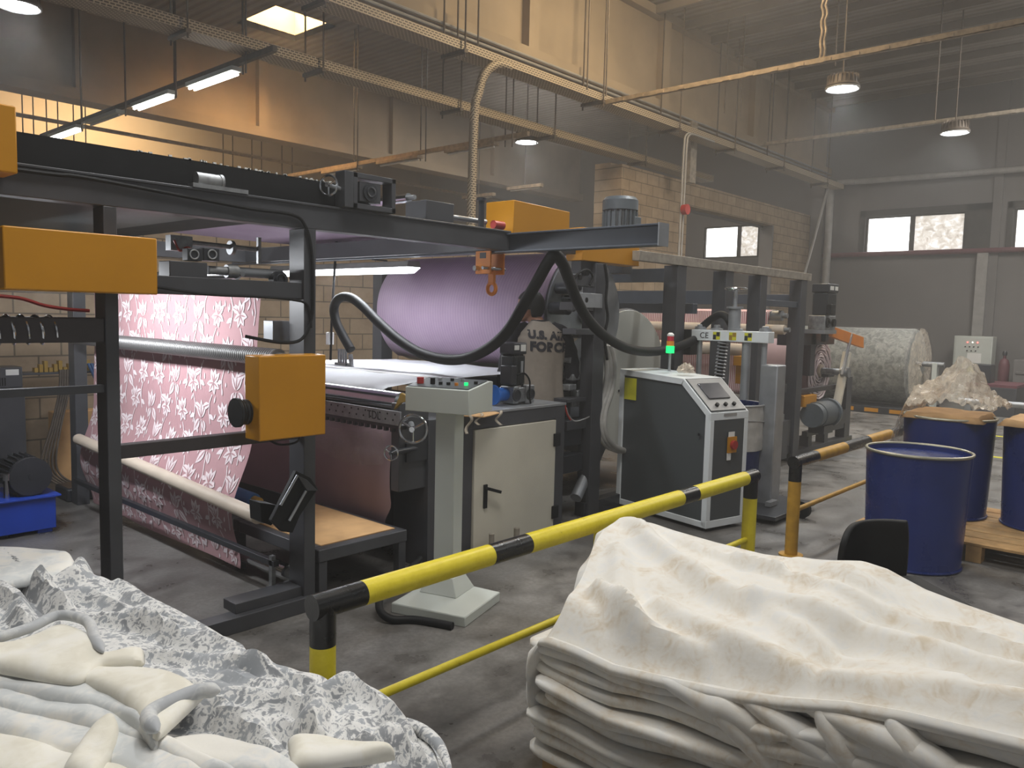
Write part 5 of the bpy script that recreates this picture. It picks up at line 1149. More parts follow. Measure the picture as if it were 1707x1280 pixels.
# scuff on the front drum
def onD(px, py): 
    d = ray(px, py); best = None
    t = 3.0
    while t < 8:
        p = Vector((0, 0, CZ))+d*t
        if math.hypot(p.x-D1[0], p.y-D1[1]) < 0.345*(0.9+0.085*p.z/0.8)+0.003: return p
        t += 0.004
    return p
D2 = (7.3, 1.69, 0.14); D3 = (7.37, 0.97, 0.14)
drum(D2, 'blue drum on the pallet under the heap of clear plastic'); drum(D3, 'blue drum on the pallet at the right edge of the photo')
pt_ = thing('wooden_pallet', 'pale wooden pallet under two blue drums', 'pallet', (7.0, 1.2, 0))
for k in range(7): MB().box(6.42+k*0.2, 6.60+k*0.2, 0.45, 2.1, 0.118, 0.139).build('deck_board', 'wood', pt_, bevel=0.003)
for y in (0.45, 1.22, 2.0):
    MB().box(6.42, 7.8, y, y+0.1, 0.09, 0.117).build('stringer', 'wood', pt_)
    for x in (6.42, 7.06, 7.68): MB().box(x, x+0.12, y, y+0.1, 0.0, 0.09).build('block', 'wood', pt_)
def sheet(c, r, z, name, mat, label, seed):
    fn = lambda u, v: Vector((c[0]+(u-0.5)*2*r, c[1]+(v-0.5)*2*r, z+0.012*noise.noise(Vector((u*4+seed, v*4, 0)))-0.05*sm(0.85, 1, max(abs(u-.5), abs(v-.5))*2)))
    return tag(MB().grid(fn, 14, 14).build(name, mat, solid=0.003), label, 'paper')
sheet((D2[0], D2[1]), 0.30, 0.985, 'paper_sheet', 'cardboard', 'brown paper sheet lying on the drum under the plastic heap', 1)
sheet((D3[0], D3[1]), 0.33, 0.985, 'paper_sheet', 'cardboard', 'brown paper sheet covering the right edge drum', 5)
pc = (7.1, 1.62)
def heap(u, v):
    a = u; x = lerp(-0.42, 0.42, u); y = lerp(-0.32, 0.5, v)
    n = noise.noise(Vector((x*4, y*4, 2)))*0.5+noise.noise(Vector((x*11, y*11, 5)))*0.25
    hgt = 0.34*math.exp(-((x/0.3)**2+((y-0.02)/0.26)**2))*(1+n)+0.05*(1+n)
    z = 0.99+hgt
    over = sm(0.30, 0.5, y); z -= over*0.5
    return Vector((pc[0]+0.18+x*0.8+0.06*n, pc[1]+y+0.05*n, z+0.05*noise.noise(Vector((x*26, y*26, 1)))))
tag(MB().grid(heap, 60, 60).build('plastic_heap', 'film'), 'heap of crumpled clear plastic film on the pallet drums', 'plastic film')
ch = thing('office_chair', 'black office chair with curved backrest, mostly behind the right fabric stack', 'chair', (4.1, 1.35, 0))
cc = Vector((3.97, 1.25, 0.05)); cw_ = Vector((0.74, -0.67, 0)); cn = Vector((0.67, 0.74, 0)); fd = Vector((0.60, -0.80, 0)); sd = Vector((0.8, 0.6, 0))
def backf(u, v):
    a = lerp(-0.17, 0.17, u); z = lerp(0.35, 0.70, v); w = 1-0.10*abs(2*v-1)**3
    cv_ = 0.09*(a/0.17)**2
    return cc+cw_*(a*w)-cn*cv_+Vector((0, 0, z-(0.06 if a < 0 else 0.0)*(a/0.17)**4*v+0.02*a/0.17))
MB().grid(backf, 20, 12).build('backrest', 'black', ch, solid=0.03, bevel=0.008)
MB().box(-0.23, 0.23, -0.22, 0.22, 0.40, 0.46, 0, Matrix.Translation(cc-cn*0.30)@Matrix.Rotation(-0.74, 4, 'Z')).build('seat', 'black', ch, bevel=0.03)
MB().cyl(cc-cn*0.3+Vector((0, 0, 0.03)), cc-cn*0.3+Vector((0, 0, 0.4)), 0.025, 14).build('gas_column', 'steel2', ch)
MB().bar(cc-cn*0.25+Vector((0, 0, 0.40)), cc+cn*0.02+Vector((0, 0, 0.45)), 0.05, 0.02).build('back_bar', 'steel2', ch)
for k in range(5):
    a = k*2*math.pi/5; c0 = cc-cn*0.3+Vector((0, 0, 0.03)); e = c0+Vector((0.26*math.cos(a), 0.26*math.sin(a), -0.03))
    lg = MB().bar(c0, e, 0.04, 0.03).build('leg', 'steel2', ch); MB().cyl(e+Vector((0, 0.015, -0.025)), e+Vector((0, -0.015, -0.025)), 0.025, 14).build('caster', 'black', lg)
# ================================================================== LEFT EDGE
bp = thing('hydraulic_power_pack', 'blue power pack with a black finned motor on its lid at the left', 'power pack', (1.9, 6.4, 0))
mb = MB().box(1.38, 2.08, 6.43, 6.9, 0.03, 0.27).box(1.40, 1.5, 6.45, 6.88, 0, 0.03).box(1.96, 2.06, 6.45, 6.88, 0, 0.03); mb.build('tank', 'blue', bp, bevel=0.004)
MB().box(1.36, 2.11, 6.40, 6.92, 0.27, 0.285).build('lid', 'blue', bp, bevel=0.003)
mo = MB().cyl((1.93, 6.50, 0.43), (1.93, 6.78, 0.43), 0.125, 28).build('motor_body', 'finsdark', bp)
mb = MB()
for k in range(22):
    a = 2*math.pi*k/22; mb.bar((1.93+0.13*math.cos(a), 6.56, 0.43+0.13*math.sin(a)), (1.93+0.13*math.cos(a), 6.78, 0.43+0.13*math.sin(a)), 0.008, 0.024, 0, (math.cos(a), 0, math.sin(a)))
mb.build('cooling_fin', 'steel2', mo, smooth=False)
MB().cyl((1.93, 6.46, 0.43), (1.93, 6.50, 0.43), 0.14, 28).cyl((1.93, 6.455, 0.43), (1.93, 6.46, 0.43), 0.02, 12).build('fan_cowl', 'steel2', mo)
MB().box(1.85, 2.01, 6.5, 6.75, 0.285, 0.31).build('motor_foot', 'steel2', bp)
mb = MB()
for k, (x, y, z, r) in enumerate(((1.55, 6.55, 0.33, 0.05), (1.68, 6.52, 0.36, 0.06), (1.5, 6.75, 0.35, 0.05), (1.62, 6.72, 0.38, 0.055))): mb.cyl((x, y, 0.285), (x, y, z+0.08), r, 16)
mb.build('valve_body', 'steel2', bp)
MB().cyl((1.78, 6.5, 0.285), (1.78, 6.5, 0.42), 0.02, 12).cyl((1.78, 6.5, 0.42), (1.78, 6.5, 0.47), 0.04, 16).build('filler_cap', 'chrome', bp)
lc = thing('control_cabinet', 'dark grey louvred control cabinet behind the blue power pack', 'cabinet', (1.9, 7.9, 0))
MB().box(1.5, 2.30, 7.8, 8.2, 0, 0.96).build('body', 'steel', lc, bevel=0.006)
mb = MB()
for z in (0.28, 0.16):
    for k in range(16): mb.box(2.05+k*0.013, 2.057+k*0.013, 7.795, 7.8, z, z+0.08)
mb.build('louvre_slot', 'black', lc, smooth=False)
tp_ = thing('drive_unit', 'small grey drive unit with a label standing on the dark cabinet', 'drive unit', (2.0, 7.9, 0.96))
MB().box(1.7, 2.3, 7.85, 8.1, 0.961, 1.14).build('case', 'steel', tp_, bevel=0.006); MB().box(2.17, 2.27, 7.845, 7.85, 1.07, 1.12).build('label_plate', 'whiteplastic', tp_)
mb = MB()
for k in range(14): mb.box(1.9+k*0.02, 1.908+k*0.02, 7.845, 7.85, 0.98, 1.05)
mb.build('vent_slot', 'black', tp_, smooth=False)
cbm = MB()
for k in range(5):
    cbm.tube(spline([(2.62+k*0.02, 7.9, 1.1), (2.6+k*0.02, 7.88, 0.9), (2.52+k*0.02, 7.85, 0.6), (2.42+k*0.03, 7.82, 0.3), (2.45+k*0.03, 7.8, 0.15), (2.58+k*0.03, 7.75, 0.04)], 6), 0.010, 8)
tag(cbm.build('cable_bundle', 'rod'), 'bundle of grey cables hanging down behind the power pack', 'cable')
tr_ = thing('terminal_rail', 'row of terminals and blue air hoses on the wall shelf at left', 'terminals', (2.7, 7.95, 1.08))
MB().box(2.3, 3.0, 7.9, 8.1, 1.06, 1.08).build('shelf', 'steel', tr_, bevel=0.003)
mb = MB()
for k in range(12): mb.box(2.42+k*0.04, 2.45+k*0.04, 7.93, 7.99, 1.081, 1.12+0.03*(k % 3))
mb.build('terminal', 'brassy', tr_, smooth=False)
mb = MB()
for k in range(6): mb.tube([(2.86+k*0.025, 7.9, 1.15), (2.98+k*0.025, 7.75, 0.72)], 0.012, 8)
mb.build('blue_air_hose', 'bluesleeve', tr_); MB().box(2.95, 3.15, 7.7, 7.78, 0.66, 0.72).build('hose_manifold', 'castmetal', tr_)
tag(MB().box(atY(92, 760, 8.2).x, atY(168, 760, 8.2).x, 8.2, 8.37, 0.0, atY(130, 685, 8.2).z).build('brown_carton', 'cardboard', bevel=0.01), 'brown carton against the block wall behind the left end of the fabric', 'carton')
bp2 = thing('drive_gearbox', 'dark greasy gear drive on the floor behind the hanging fabric', 'gearbox', (2.75, 7.4, 0))
MB().box(2.45, 3.0, 7.3, 7.6, 0, 0.12).box(2.6, 2.9, 7.35, 7.55, 0.12, 0.36).build('casing', 'steel2', bp2, bevel=0.02); MB().cyl((2.72, 7.3, 0.26), (2.72, 7.36, 0.26), 0.1, 20).build('end_cover', 'castmetal', bp2)
tag(MB().tube(spline([(1.0, 3.95, 1.73), (1.15, 3.95, 1.72), (1.25, 3.95, 1.69), (1.35, 3.95, 1.675), (1.44, 3.95, 1.67)], 5), 0.008, 8).build('red_hose', 'red'), 'red air hose sagging under the left yellow guard', 'hose')
# ================================================================== FABRIC STACK ON THE RIGHT
HEM = [(930, 1072), (960, 1083), (1025, 1114), (1132, 1138), (1219, 1155), (1306, 1167), (1413, 1175), (1510, 1192), (1607, 1216), (1707, 1240)]
FAR = [(1050, 868), (1085, 874), (1120, 886), (1190, 906), (1270, 926), (1350, 936), (1440, 940), (1480, 953), (1540, 985), (1600, 1008), (1707, 1045)]
hem = sorted([(p.y, p.z) for p in (atX(a, b, 2.2) for a, b in HEM)]); far = sorted([(p.y, p.z) for p in (atX(a, b, 3.08) for a, b in FAR)])
hem = [(-1.0, hem[0][1]-0.02)]+hem; far = [(-1.0, far[0][1]-0.04)]+far
def seg_d(p, pl):
    best = 9
    for a, b in zip(pl, pl[1:]):
        d = b-a; t = max(0, min(1, (p-a).dot(d)/max(d.length_squared, 1e-9))); q = (p-(a+d*t)).length
        if q < best: best = q
    return best
def px_ridges(lst, z):
    out = []
    for pts, h, w in lst:
        pl = [Vector(atZ(a, b, z)[:2]) for a, b in pts]
        xs = [q.x for q in pl]; ys = [q.y for q in pl]
        out.append((pl, h, w, min(xs)-3*w, max(xs)+3*w, min(ys)-3*w, max(ys)+3*w))
    return out
RK = [2.3, 1.0]
def ridge_h(x, y, R):
    s = 0; p = Vector((x, y))
    for pl, h, w, xa, xb, ya, yb in R:
        if xa < x < xb and ya < y < yb:
            d = seg_d(p, pl); q = (d/(w*RK[1]))**2; s += RK[0]*h*(math.exp(-q)-0.4*math.exp(-q/3.2))
    return s
RR = px_ridges([([(1050, 880), (1085, 912), (1150, 950), (1220, 985), (1300, 1010), (1400, 1045), (1560, 1095), (1707, 1150)], 0.035, 0.05),
    ([(1000, 960), (1070, 1005), (1170, 1045), (1230, 1100), (1306, 1162)], 0.04, 0.04),
    ([(1180, 905), (1310, 935), (1510, 990), (1707, 1055)], 0.02, 0.06),
    ([(1100, 985), (1300, 1085), (1500, 1140), (1707, 1195)], 0.03, 0.06),
    ([(1030, 920), (1040, 980), (1075, 1040), (1150, 1100)], 0.022, 0.045),
    ([(1250, 1000), (1420, 1090), (1600, 1150)], 0.018, 0.04),
    ([(1330, 950), (1500, 1030), (1707, 1110)], 0.022, 0.05), ([(1110, 1040), (1190, 1090), (1250, 1150)], 0.02, 0.025), ([(1230, 940), (1400, 1005), (1560, 1060), (1707, 1105)], 0.018, 0.03), ([(1380, 1110), (1520, 1160), (1707, 1215)], 0.02, 0.03), ([(1090, 890), (1180, 925), (1300, 965)], 0.015, 0.03)], 0.72)
fs = thing('fabric_stack', 'tall stack of folded ivory fabric with a loose sheet on top at lower right', 'fabric stack', (2.6, 0.6, 0))
def yend(x): return 1.77+0.30*sm(2.2, 3.1, x)
def topsheet(u, v):
    if v < 0.08: t = 0; x = 2.2
    elif v < 0.82: t = (v-0.08)/0.74; x = lerp(2.2, 3.08, t)
    else: t = 1; x = 3.08+0.12*math.sin((v-0.82)/0.18*math.pi/2)
    s = u; ye = yend(min(x, 3.08))
    if s < 0.05: y = ye+0.03*math.sin(s/0.05*math.pi/2)*0+0.0; endf = 1-s/0.05
    else: y = lerp(ye, -0.9, (s-0.05)/0.95); endf = 0
    zh = interp(hem, y); zr = interp(far, y)
    plateau = zr-0.055-0.05*(1-t)
    g = sm(0, 0.16, t); front = lerp(zh, max(plateau, zh+0.05), g**0.8)
    z = lerp(front, zr, sm(0.1, 1.0, t)**1.1)
    z += ridge_h(x, y, RR)*sm(0, 0.12, t)*(1-0.6*sm(0.85, 1, t))
    z += 0.004*noise.noise(Vector((x*10+y*7, y*2.0-x*1.0, 14)))*sm(0, .2, t)+0.012*noise.noise(Vector((x*3.2, y*2.2, 4)))*sm(0, .2, t)*sm(1, .8, t)+0.008*noise.noise(Vector((x*8, y*5, 8)))*sm(0, .2, t)
    if v < 0.08: z = zh+0.012-0.03*(1-v/0.08); x = 2.185-0.012*math.sin(v/0.08*math.pi)+0.02*math.sin(y*5)*0.3
    if v > 0.82: z = zr-((v-0.82)/0.18)**2*0.5
    if endf > 0: z = z-0.40*endf*sm(0, 0.2, v+0.05); y += 0.06*math.sin(endf*math.pi*0.5)+0.02*math.sin(x*18)
    x -= 0.05*sm(0.05, 0.0, abs(y-yend(x)))*0
    return Vector((x, y, z))
MB().grid(topsheet, 170, 90).build('top_sheet', 'ivorypat', fs, solid=0.012)
rr = random.Random(11); NL = 10
for k in range(NL):
    xo = rr.uniform(-0.025, 0.03); yo = rr.uniform(-0.04, 0.05); ph = rr.uniform(0, 6); thk = rr.uniform(0.85, 1.25)
    def layer(u, v, k=k, xo=xo, yo=yo, ph=ph, thk=thk):
        nose = math.sqrt(max(0, 1-(1-min(1, u/0.035))**2)) if u < 0.035 else 1
        y = lerp(1.83+yo, -0.9, u)
        zh = interp(hem, y)-0.012; H = (zh-0.085)/NL; zc = 0.085+H*(k+0.5)+0.010*math.sin(y*4+ph)*0.6+0.006*math.sin(y*11+ph*2)
        a = (v-0.5)*math.pi; th = H*0.5*thk*(0.25+0.75*nose)
        if abs(v-0.5) < 0.32:
            b = (v-0.5)/0.32*math.pi/2; x = 2.165+xo+0.022*math.sin(y*3.1+ph)+0.012*math.sin(y*9+ph)+0.035*(1-math.cos(b)**0.7)+0.05*(1-nose); z = zc+th*math.sin(b)
        else:
            q = (abs(v-0.5)-0.32)/0.18; x = 2.2+xo+0.7*q; z = zc+(th if v > 0.5 else -th)
        return Vector((x, y, z))
    MB().grid(layer, 110, 22).build('fold_layer', 'ivorypat', fs)
for k, pts in enumerate(([(1150, 1142), (1200, 1180), (1250, 1230), (1300, 1290)], [(1232, 1160), (1300, 1200), (1370, 1250), (1420, 1300)], [(1340, 1178), (1440, 1215), (1540, 1262), (1620, 1310)], [(1100, 1132), (1180, 1170), (1230, 1190), (1330, 1265)], [(1360, 1172), (1400, 1235), (1430, 1300)], [(1480, 1190), (1520, 1250), (1560, 1310)])):
    P = spline([atX(a, b, 2.185) for a, b in pts], 8)
    MB().tube(P, [0.004+0.042*math.sin(math.pi*(0.02+0.9*i/len(P)))**0.8 for i in range(len(P))], 14).build('loose_fold', 'ivorypat', fs)
pt2 = thing('wooden_pallet', 'brown wooden pallet under the ivory fabric stack', 'pallet', (2.6, 0.5, 0))
for k in range(5): MB().box(2.2+k*0.19, 2.36+k*0.19, -0.9, 1.82, 0.055, 0.075).build('deck_board', 'wood', pt2, bevel=0.003)
for y in (1.70, 0.4, -0.9): MB().box(2.22, 3.1, y, y+0.1, 0, 0.055).build('skid', 'wood', pt2)
# ================================================================== PATTERNED HEAP ON THE LEFT
XE = [(0.9, 1.05), (1.1, 1.20), (1.35, 1.36), (1.7, 1.45), (1.87, 1.44), (2.0, 1.37), (2.2, 1.31), (2.7, 1.28), (3.1, 1.25), (3.35, 1.19), (3.5, 1.10), (3.6, 1.0), (3.68, 0.9)]
ZT = [(0.9, 0.42), (1.1, 0.47), (1.35, 0.53), (1.7, 0.575), (2.1, 0.605), (2.6, 0.635), (3.2, 0.665), (3.6, 0.685)]
RK[:] = [1.9, 1.0]
RL = px_ridges([([(118, 912), (146, 955), (125, 985), (70, 1000)], 0.05, 0.035), ([(2, 948), (40, 985), (80, 1010), (105, 1027)], 0.055, 0.03), ([(85, 1008), (150, 1003), (200, 1028), (270, 1052), (345, 1078), (430, 1105)], 0.03, 0.03),
    ([(170, 1042), (260, 1045), (350, 1066), (450, 1100), (540, 1118)], 0.03, 0.028), ([(200, 985), (290, 1030), (400, 1085)], 0.025, 0.03), ([(515, 1200), (530, 1155), (590, 1122), (650, 1145), (680, 1180)], 0.06, 0.035),
    ([(590, 1235), (650, 1190), (720, 1225)], 0.045, 0.03), ([(250, 1092), (350, 1095), (440, 1108), (530, 1130)], 0.025, 0.025), ([(310, 1178), (360, 1168), (420, 1200), (470, 1250), (480, 1275)], 0.06, 0.035),
    ([(420, 1180), (470, 1185), (520, 1205), (600, 1215)], 0.035, 0.028), ([(330, 1130), (420, 1140), (520, 1150)], 0.018, 0.03), ([(380, 1115), (460, 1128), (510, 1160)], 0.02, 0.025), ([(150, 940), (230, 990), (300, 1020)], 0.02, 0.03), ([(0, 1005), (30, 1020), (40, 1050)], 0.05, 0.03)], 0.63)
def heapL(u, v):
    y = lerp(0.9, 3.68, u); xe = interp(XE, y); zt = interp(ZT, y)
    if v < 0.8: x = lerp(-0.5, xe, v/0.8); side = 0
    else: side = (v-0.8)/0.2; x = xe+0.05*math.sin(min(1, side*4)*math.pi/2)+0.018*math.sin(side*34+y*3)+0.02*side
    e = xe-x if side == 0 else 0
    z = zt-0.05*(1-sm(0, 0.10, e)) - (side*(zt-0.13) if side else 0)
    if side == 0:
        endf = sm(3.68, 3.56, y); z = z*endf+(1-endf)*(z-0.08)
        z += ridge_h(x, y, RL)*sm(0, 0.05, e)*0.85
        z += (0.012*noise.noise(Vector((x*17+y*6, y*3.0+x*2, 9)))+0.014*noise.noise(Vector((x*3.5, y*3, 1)))+0.007*noise.noise(Vector((x*9+y*4, y*6, 3)))+0.003*noise.noise(Vector((x*20, y*14, 6))))*sm(0, 0.06, e)
    else: x += 0.02*noise.noise(Vector((y*6, z*12, 2)))
    return Vector((x, y, z))
tag(MB().grid(heapL, 260, 130).build('patterned_fabric_heap', 'greypat', solid=0.01), 'rumpled grey and white patterned fabric heaped at lower left', 'fabric')
pt3 = thing('wooden_pallet', 'wooden pallet hidden under the grey patterned fabric heap', 'pallet', (0.6, 2.2, 0))
for k in range(6): MB().box(0.0+k*0.21, 0.16+k*0.21, 1.0, 3.5, 0.10, 0.12).build('deck_board', 'wood', pt3)
for y in (1.0, 2.2, 3.4): MB().box(0.0, 1.2, y, y+0.1, 0, 0.1).build('skid', 'wood', pt3)
def pad_strip(name, A, B, z, th, mat, label, seed=0, nu=60, nv=18, par=None, zs=0.0, edge=None):
    a = spline([atZ(p, q, z) for p, q in A], 12); b = spline([atZ(p, q, z) for p, q in B], 12)
    def at(c, t): 
        f = t*(len(c)-1); i = min(int(f), len(c)-2); return c[i].lerp(c[i+1], f-i)
    def fn(u, v):
        p = at(a, u).lerp(at(b, u), v); r = math.sin(math.pi*min(1, max(0, v)))
        k = max(0, 1-abs(2*v-1)**5)**0.5*max(0, 1-abs(2*u-1)**10)**0.5
        p.z += th*(k-0.6)*1.0+0.012*noise.noise(Vector((p.x*6, p.y*6, seed)))*k+0.006*noise.noise(Vector((p.x*15, p.y*15, seed)))*k+zs*v
        return p
    def fn2(u, v): p = fn(u, v); return Vector((p.x, p.y, p.z-0.03-th*1.2)) if False else p
    mb = MB().grid(fn, nu, nv)
    o = mb.build(name, mat, par, solid=0.014)
    if label: tag(o, label, 'fabric')
    if edge:
        P = spline([atZ(p, q, z)+Vector((0, 0, edge[1])) for p, q in edge[0]], 8)
        rad = [edge[2]*min(1, 0.15+2.6*math.sin(math.pi*i/(len(P)-1))) for i in range(len(P))]
        MB().tube(P, rad, 12).build('turned_edge', 'greyedge', o)
    return o
pad_strip('white_lining', [(-40, 912), (0, 913), (60, 914), (105, 920), (122, 935)], [(-40, 985), (0, 975), (45, 968), (90, 962), (118, 952)], 0.705, 0.03, 'paleblue', 'smooth white lining patch at the far top of the heap', 10)
pad_strip('ivory_flap', [(-40, 1082), (0, 1076), (50, 1060), (100, 1041), (142, 1056), (160, 1092), (236, 1076)], [(-40, 1105), (0, 1112), (60, 1124), (100, 1131), (134, 1130), (172, 1106), (238, 1100)], 0.705, 0.03, 'creampat',
    'ivory flap of fleece turned back at the left edge of the heap', 1, edge=([(-40, 1080), (0, 1073), (50, 1057), (98, 1036), (145, 1046), (160, 1080), (172, 1098)], 0.02, 0.016))
pad_strip('ivory_corner', [(134, 1116), (200, 1114), (255, 1114), (300, 1128), (338, 1152)], [(136, 1132), (195, 1160), (228, 1186), (244, 1206), (262, 1222)], 0.69, 0.032, 'creampat',
    'ivory fleece corner with rolled grey edge in the middle of the heap', 2, edge=([(262, 1228), (248, 1200), (285, 1178), (330, 1160), (368, 1158)], 0.012, 0.02))
pad_strip('pale_fold', [(-40, 1105), (0, 1112), (100, 1132), (180, 1162), (240, 1200), (262, 1240)], [(-40, 1145), (0, 1152), (100, 1172), (180, 1190), (230, 1215), (258, 1245)], 0.66, 0.05, 'paleblue', 'topmost pale rolled fold of fleece at the left edge', 3)
pad_strip('pale_fold', [(-40, 1144), (0, 1151), (100, 1171), (200, 1196), (280, 1240), (420, 1300)], [(-40, 1178), (0, 1185), (80, 1202), (150, 1216), (230, 1238), (330, 1290)], 0.64, 0.05, 'paleblue', 'second pale rolled fold of fleece from the top at the left edge', 4)
pad_strip('pale_fold', [(-40, 1178), (0, 1184), (100, 1208), (200, 1226), (300, 1262), (400, 1310)], [(-40, 1222), (0, 1230), (60, 1248), (130, 1266), (200, 1290), (260, 1320)], 0.625, 0.05, 'paleblue', 'third pale fold of fleece from the top at the left edge', 5)
pad_strip('ivory_fold', [(-40, 1215), (0, 1226), (100, 1254), (200, 1284), (300, 1325)], [(-40, 1300), (0, 1310), (100, 1330), (200, 1350), (260, 1370)], 0.625, 0.05, 'creampat', 'lowest ivory fold of fleece in the bottom left corner', 6)
pad_strip('ivory_peak', [(186, 1194), (165, 1205), (145, 1225), (128, 1250), (105, 1285)], [(194, 1216), (190, 1240), (180, 1262), (170, 1280), (160, 1310)], 0.655, 0.035, 'creampat', 'small ivory peak of fleece poking up near the bottom left', 7)
pad_strip('ivory_lining', [(484, 1228), (540, 1230), (600, 1242), (650, 1250)], [(490, 1272), (550, 1268), (610, 1262), (655, 1254)], 0.615, 0.03, 'creampat', 'small ivory lining strip showing in the right end of the heap', 8)
pad_strip('grey_lower_fold', [(270, 1236), (350, 1228), (430, 1250), (500, 1290)], [(300, 1275), (380, 1290), (450, 1310), (520, 1330)], 0.625, 0.05, 'paleblue', 'pale grey fold of fleece at the bottom edge of the heap', 9)
# ================================================================== MAN
O = Vector((5.06, 4.37, 0))+Vector((0.829, -0.559, 0))*0.085; ang = math.radians(56); fwd = Vector((math.cos(ang), math.sin(ang), 0)); rgt = Vector((math.sin(ang), -math.cos(ang), 0))
def L(r, f, z): return O+rgt*r+fwd*f+Vector((0, 0, z))
SEC = [(0.86, .205, .14), (0.95, .205, .14), (1.05, .198, .132), (1.15, .195, .127), (1.28, .205, .128), (1.40, .222, .132), (1.50, .222, .128), (1.555, .205, .115), (1.60, .135, .092), (1.635, .085, .076), (1.655, .068, .066)]
def sec(z): return interp([(a, b) for a, b, c in SEC], z), interp([(a, c) for a, b, c in SEC], z)
def loft(mb, sections, n=24, cap=True, ex=2.3):
    vs = []; k = len(sections)
    for (c, ax, ay, dx, dy) in sections:
        for j in range(n):
            t = 2*math.pi*j/n; cx, sy = math.cos(t), math.sin(t)
            vs.append(c+dx*(ax*math.copysign(abs(cx)**(2/ex), cx))+dy*(ay*math.copysign(abs(sy)**(2/ex), sy)))
    fs = [(i*n+j, i*n+(j+1) % n, (i+1)*n+(j+1) % n, (i+1)*n+j) for i in range(k-1) for j in range(n)]
    if cap: fs += [tuple(range(n-1, -1, -1)), tuple((k-1)*n+j for j in range(n))]
    mb.add(vs, fs)
per = bpy.data.objects.new('person', None); per.location = O; COL.objects.link(per)
tag(per, 'man in a grey and black printed jersey seen from behind, watching the lilac fabric', 'person')
b = MB()
loft(b, [(L(0, 0, z), w*0.93, d*0.9, rgt, fwd) for z, w, d in SEC])
ha = math.radians(112); hf = Vector((math.cos(ha), math.sin(ha), 0)); hr = Vector((math.sin(ha), -math.cos(ha), 0)); HC = L(-0.075, 0.05, 1.775)
b.tube([L(0, 0.0, 1.58), L(-0.02, 0.01, 1.64), HC+Vector((0, 0, -0.06))], [0.062, 0.058, 0.056], 18)
loft(b, [(HC+hf*fo+Vector((0, 0, z)), w, d, hr, hf) for z, w, d, fo in [(z*1.08, w*1.12, d*1.1, fo*1.1) for z, w, d, fo in ((-.125, .022, .02, .065), (-.115, .04, .04, .05), (-.09, .055, .066, .03), (-.05, .066, .085, .012), (0, .074, .096, 0), (.04, .076, .098, -.004), (.075, .068, .088, -.006), (.10, .048, .062, -.006), (.113, .02, .025, -.006))]], ex=2.0)
b.tube([HC+hf*0.098+Vector((0, 0, 0.015)), HC+hf*0.122+Vector((0, 0, -0.02)), HC+hf*0.1+Vector((0, 0, -0.035))], [0.008, 0.016, 0.012], 10)   # nose
b.tube([HC+hf*0.082-hr*0.02+Vector((0, 0, -0.065)), HC+hf*0.088+Vector((0, 0, -0.064)), HC+hf*0.082+hr*0.02+Vector((0, 0, -0.065))], 0.009, 8)  # lips
for s in (-1, 1): b.tube([HC+hr*s*0.072+Vector((0, 0, 0.02)), HC+hr*s*0.082-hf*0.012+Vector((0, 0, 0.005)), HC+hr*s*0.074+Vector((0, 0, -0.03))], [0.012, 0.018, 0.01], 8)
arms = {1: [(0.205, 0, 1.52), (0.265, -0.03, 1.36), (0.285, -0.03, 1.19), (0.27, 0.08, 1.10), (0.23, 0.22, 1.08)], -1: [(0.205, 0, 1.52), (0.26, 0.02, 1.36), (0.28, 0.07, 1.19), (0.25, 0.2, 1.13), (0.19, 0.32, 1.14)]}
for s, A in arms.items():
    P = [L(s*r, f, z) for r, f, z in A]; b.tube(spline(P, 5), [lerp(0.055, 0.027, i/20) for i in range(21)], 14)
    w = P[-1]; d = (P[-1]-P[-2]).normalized(); side = d.cross(Vector((0, 0, 1))).normalized()
    b.tube([w, w+d*0.04, w+d*0.09], [0.026, 0.036, 0.034], 12)
    for k, (off, ln) in enumerate(((-0.027, 0.06), (-0.009, 0.075), (0.009, 0.08), (0.027, 0.07))):
        q = w+d*0.085+side*off; b.tube([q, q+d*ln*0.5-Vector((0, 0, 0.012)), q+d*ln*0.85-Vector((0, 0, 0.04))], [0.010, 0.0095, 0.008], 8)
    q = w+d*0.03-side*s*0.03; b.tube([q, q-side*s*0.025+d*0.025, q-side*s*0.028+d*0.055], [0.013, 0.011, 0.009], 8)
for s in (-1, 1):
    b.tube([L(s*0.1, 0, 0.95), L(s*0.105, 0.01, 0.5), L(s*0.11, -0.01, 0.1)], [0.09, 0.058, 0.04], 16); b.tube([L(s*0.11, -0.05, 0.05), L(s*0.115, 0.06, 0.045), L(s*0.12, 0.17, 0.035)], [0.04, 0.042, 0.03], 12)
bo = b.build('body', 'skin', per)
md = bo.modifiers.new('fuse', 'REMESH'); md.mode = 'VOXEL'; md.voxel_size = 0.007; md.use_smooth_shade = True
md = bo.modifiers.new('soft', 'SMOOTH'); md.iterations = 4; md.factor = 0.5
for s in (-1, 1):
    MB().tube([HC+hf*0.093+hr*s*0.033+Vector((0, 0, 0.0)), HC+hf*0.101+hr*s*0.033+Vector((0, 0, 0.0))], [0.011, 0.006], 10).build('eye', 'black', per)
def hairf(u, v):
    t = u*2*math.pi; ph = lerp(math.pi/2, -0.75, v); d = hf*math.cos(t)*math.cos(ph)+hr*math.sin(t)*math.cos(ph)+Vector((0, 0, math.sin(ph)))
    front = max(0, math.cos(t)); low = max(ph, lerp(-0.75, 0.45, sm(0.1, 0.7, front)))
    if abs(math.cos(t)) < 0.35: low = max(low, -0.2)
    d = hf*math.cos(t)*math.cos(low)+hr*math.sin(t)*math.cos(low)+Vector((0, 0, math.sin(low)))
    k = 1.0+0.03*noise.noise(d*14)
    return HC+hf*-0.006+hf*(d.dot(hf)*0.119*k)+hr*(d.dot(hr)*0.095*k)+Vector((0, 0, d.z*0.134*k))
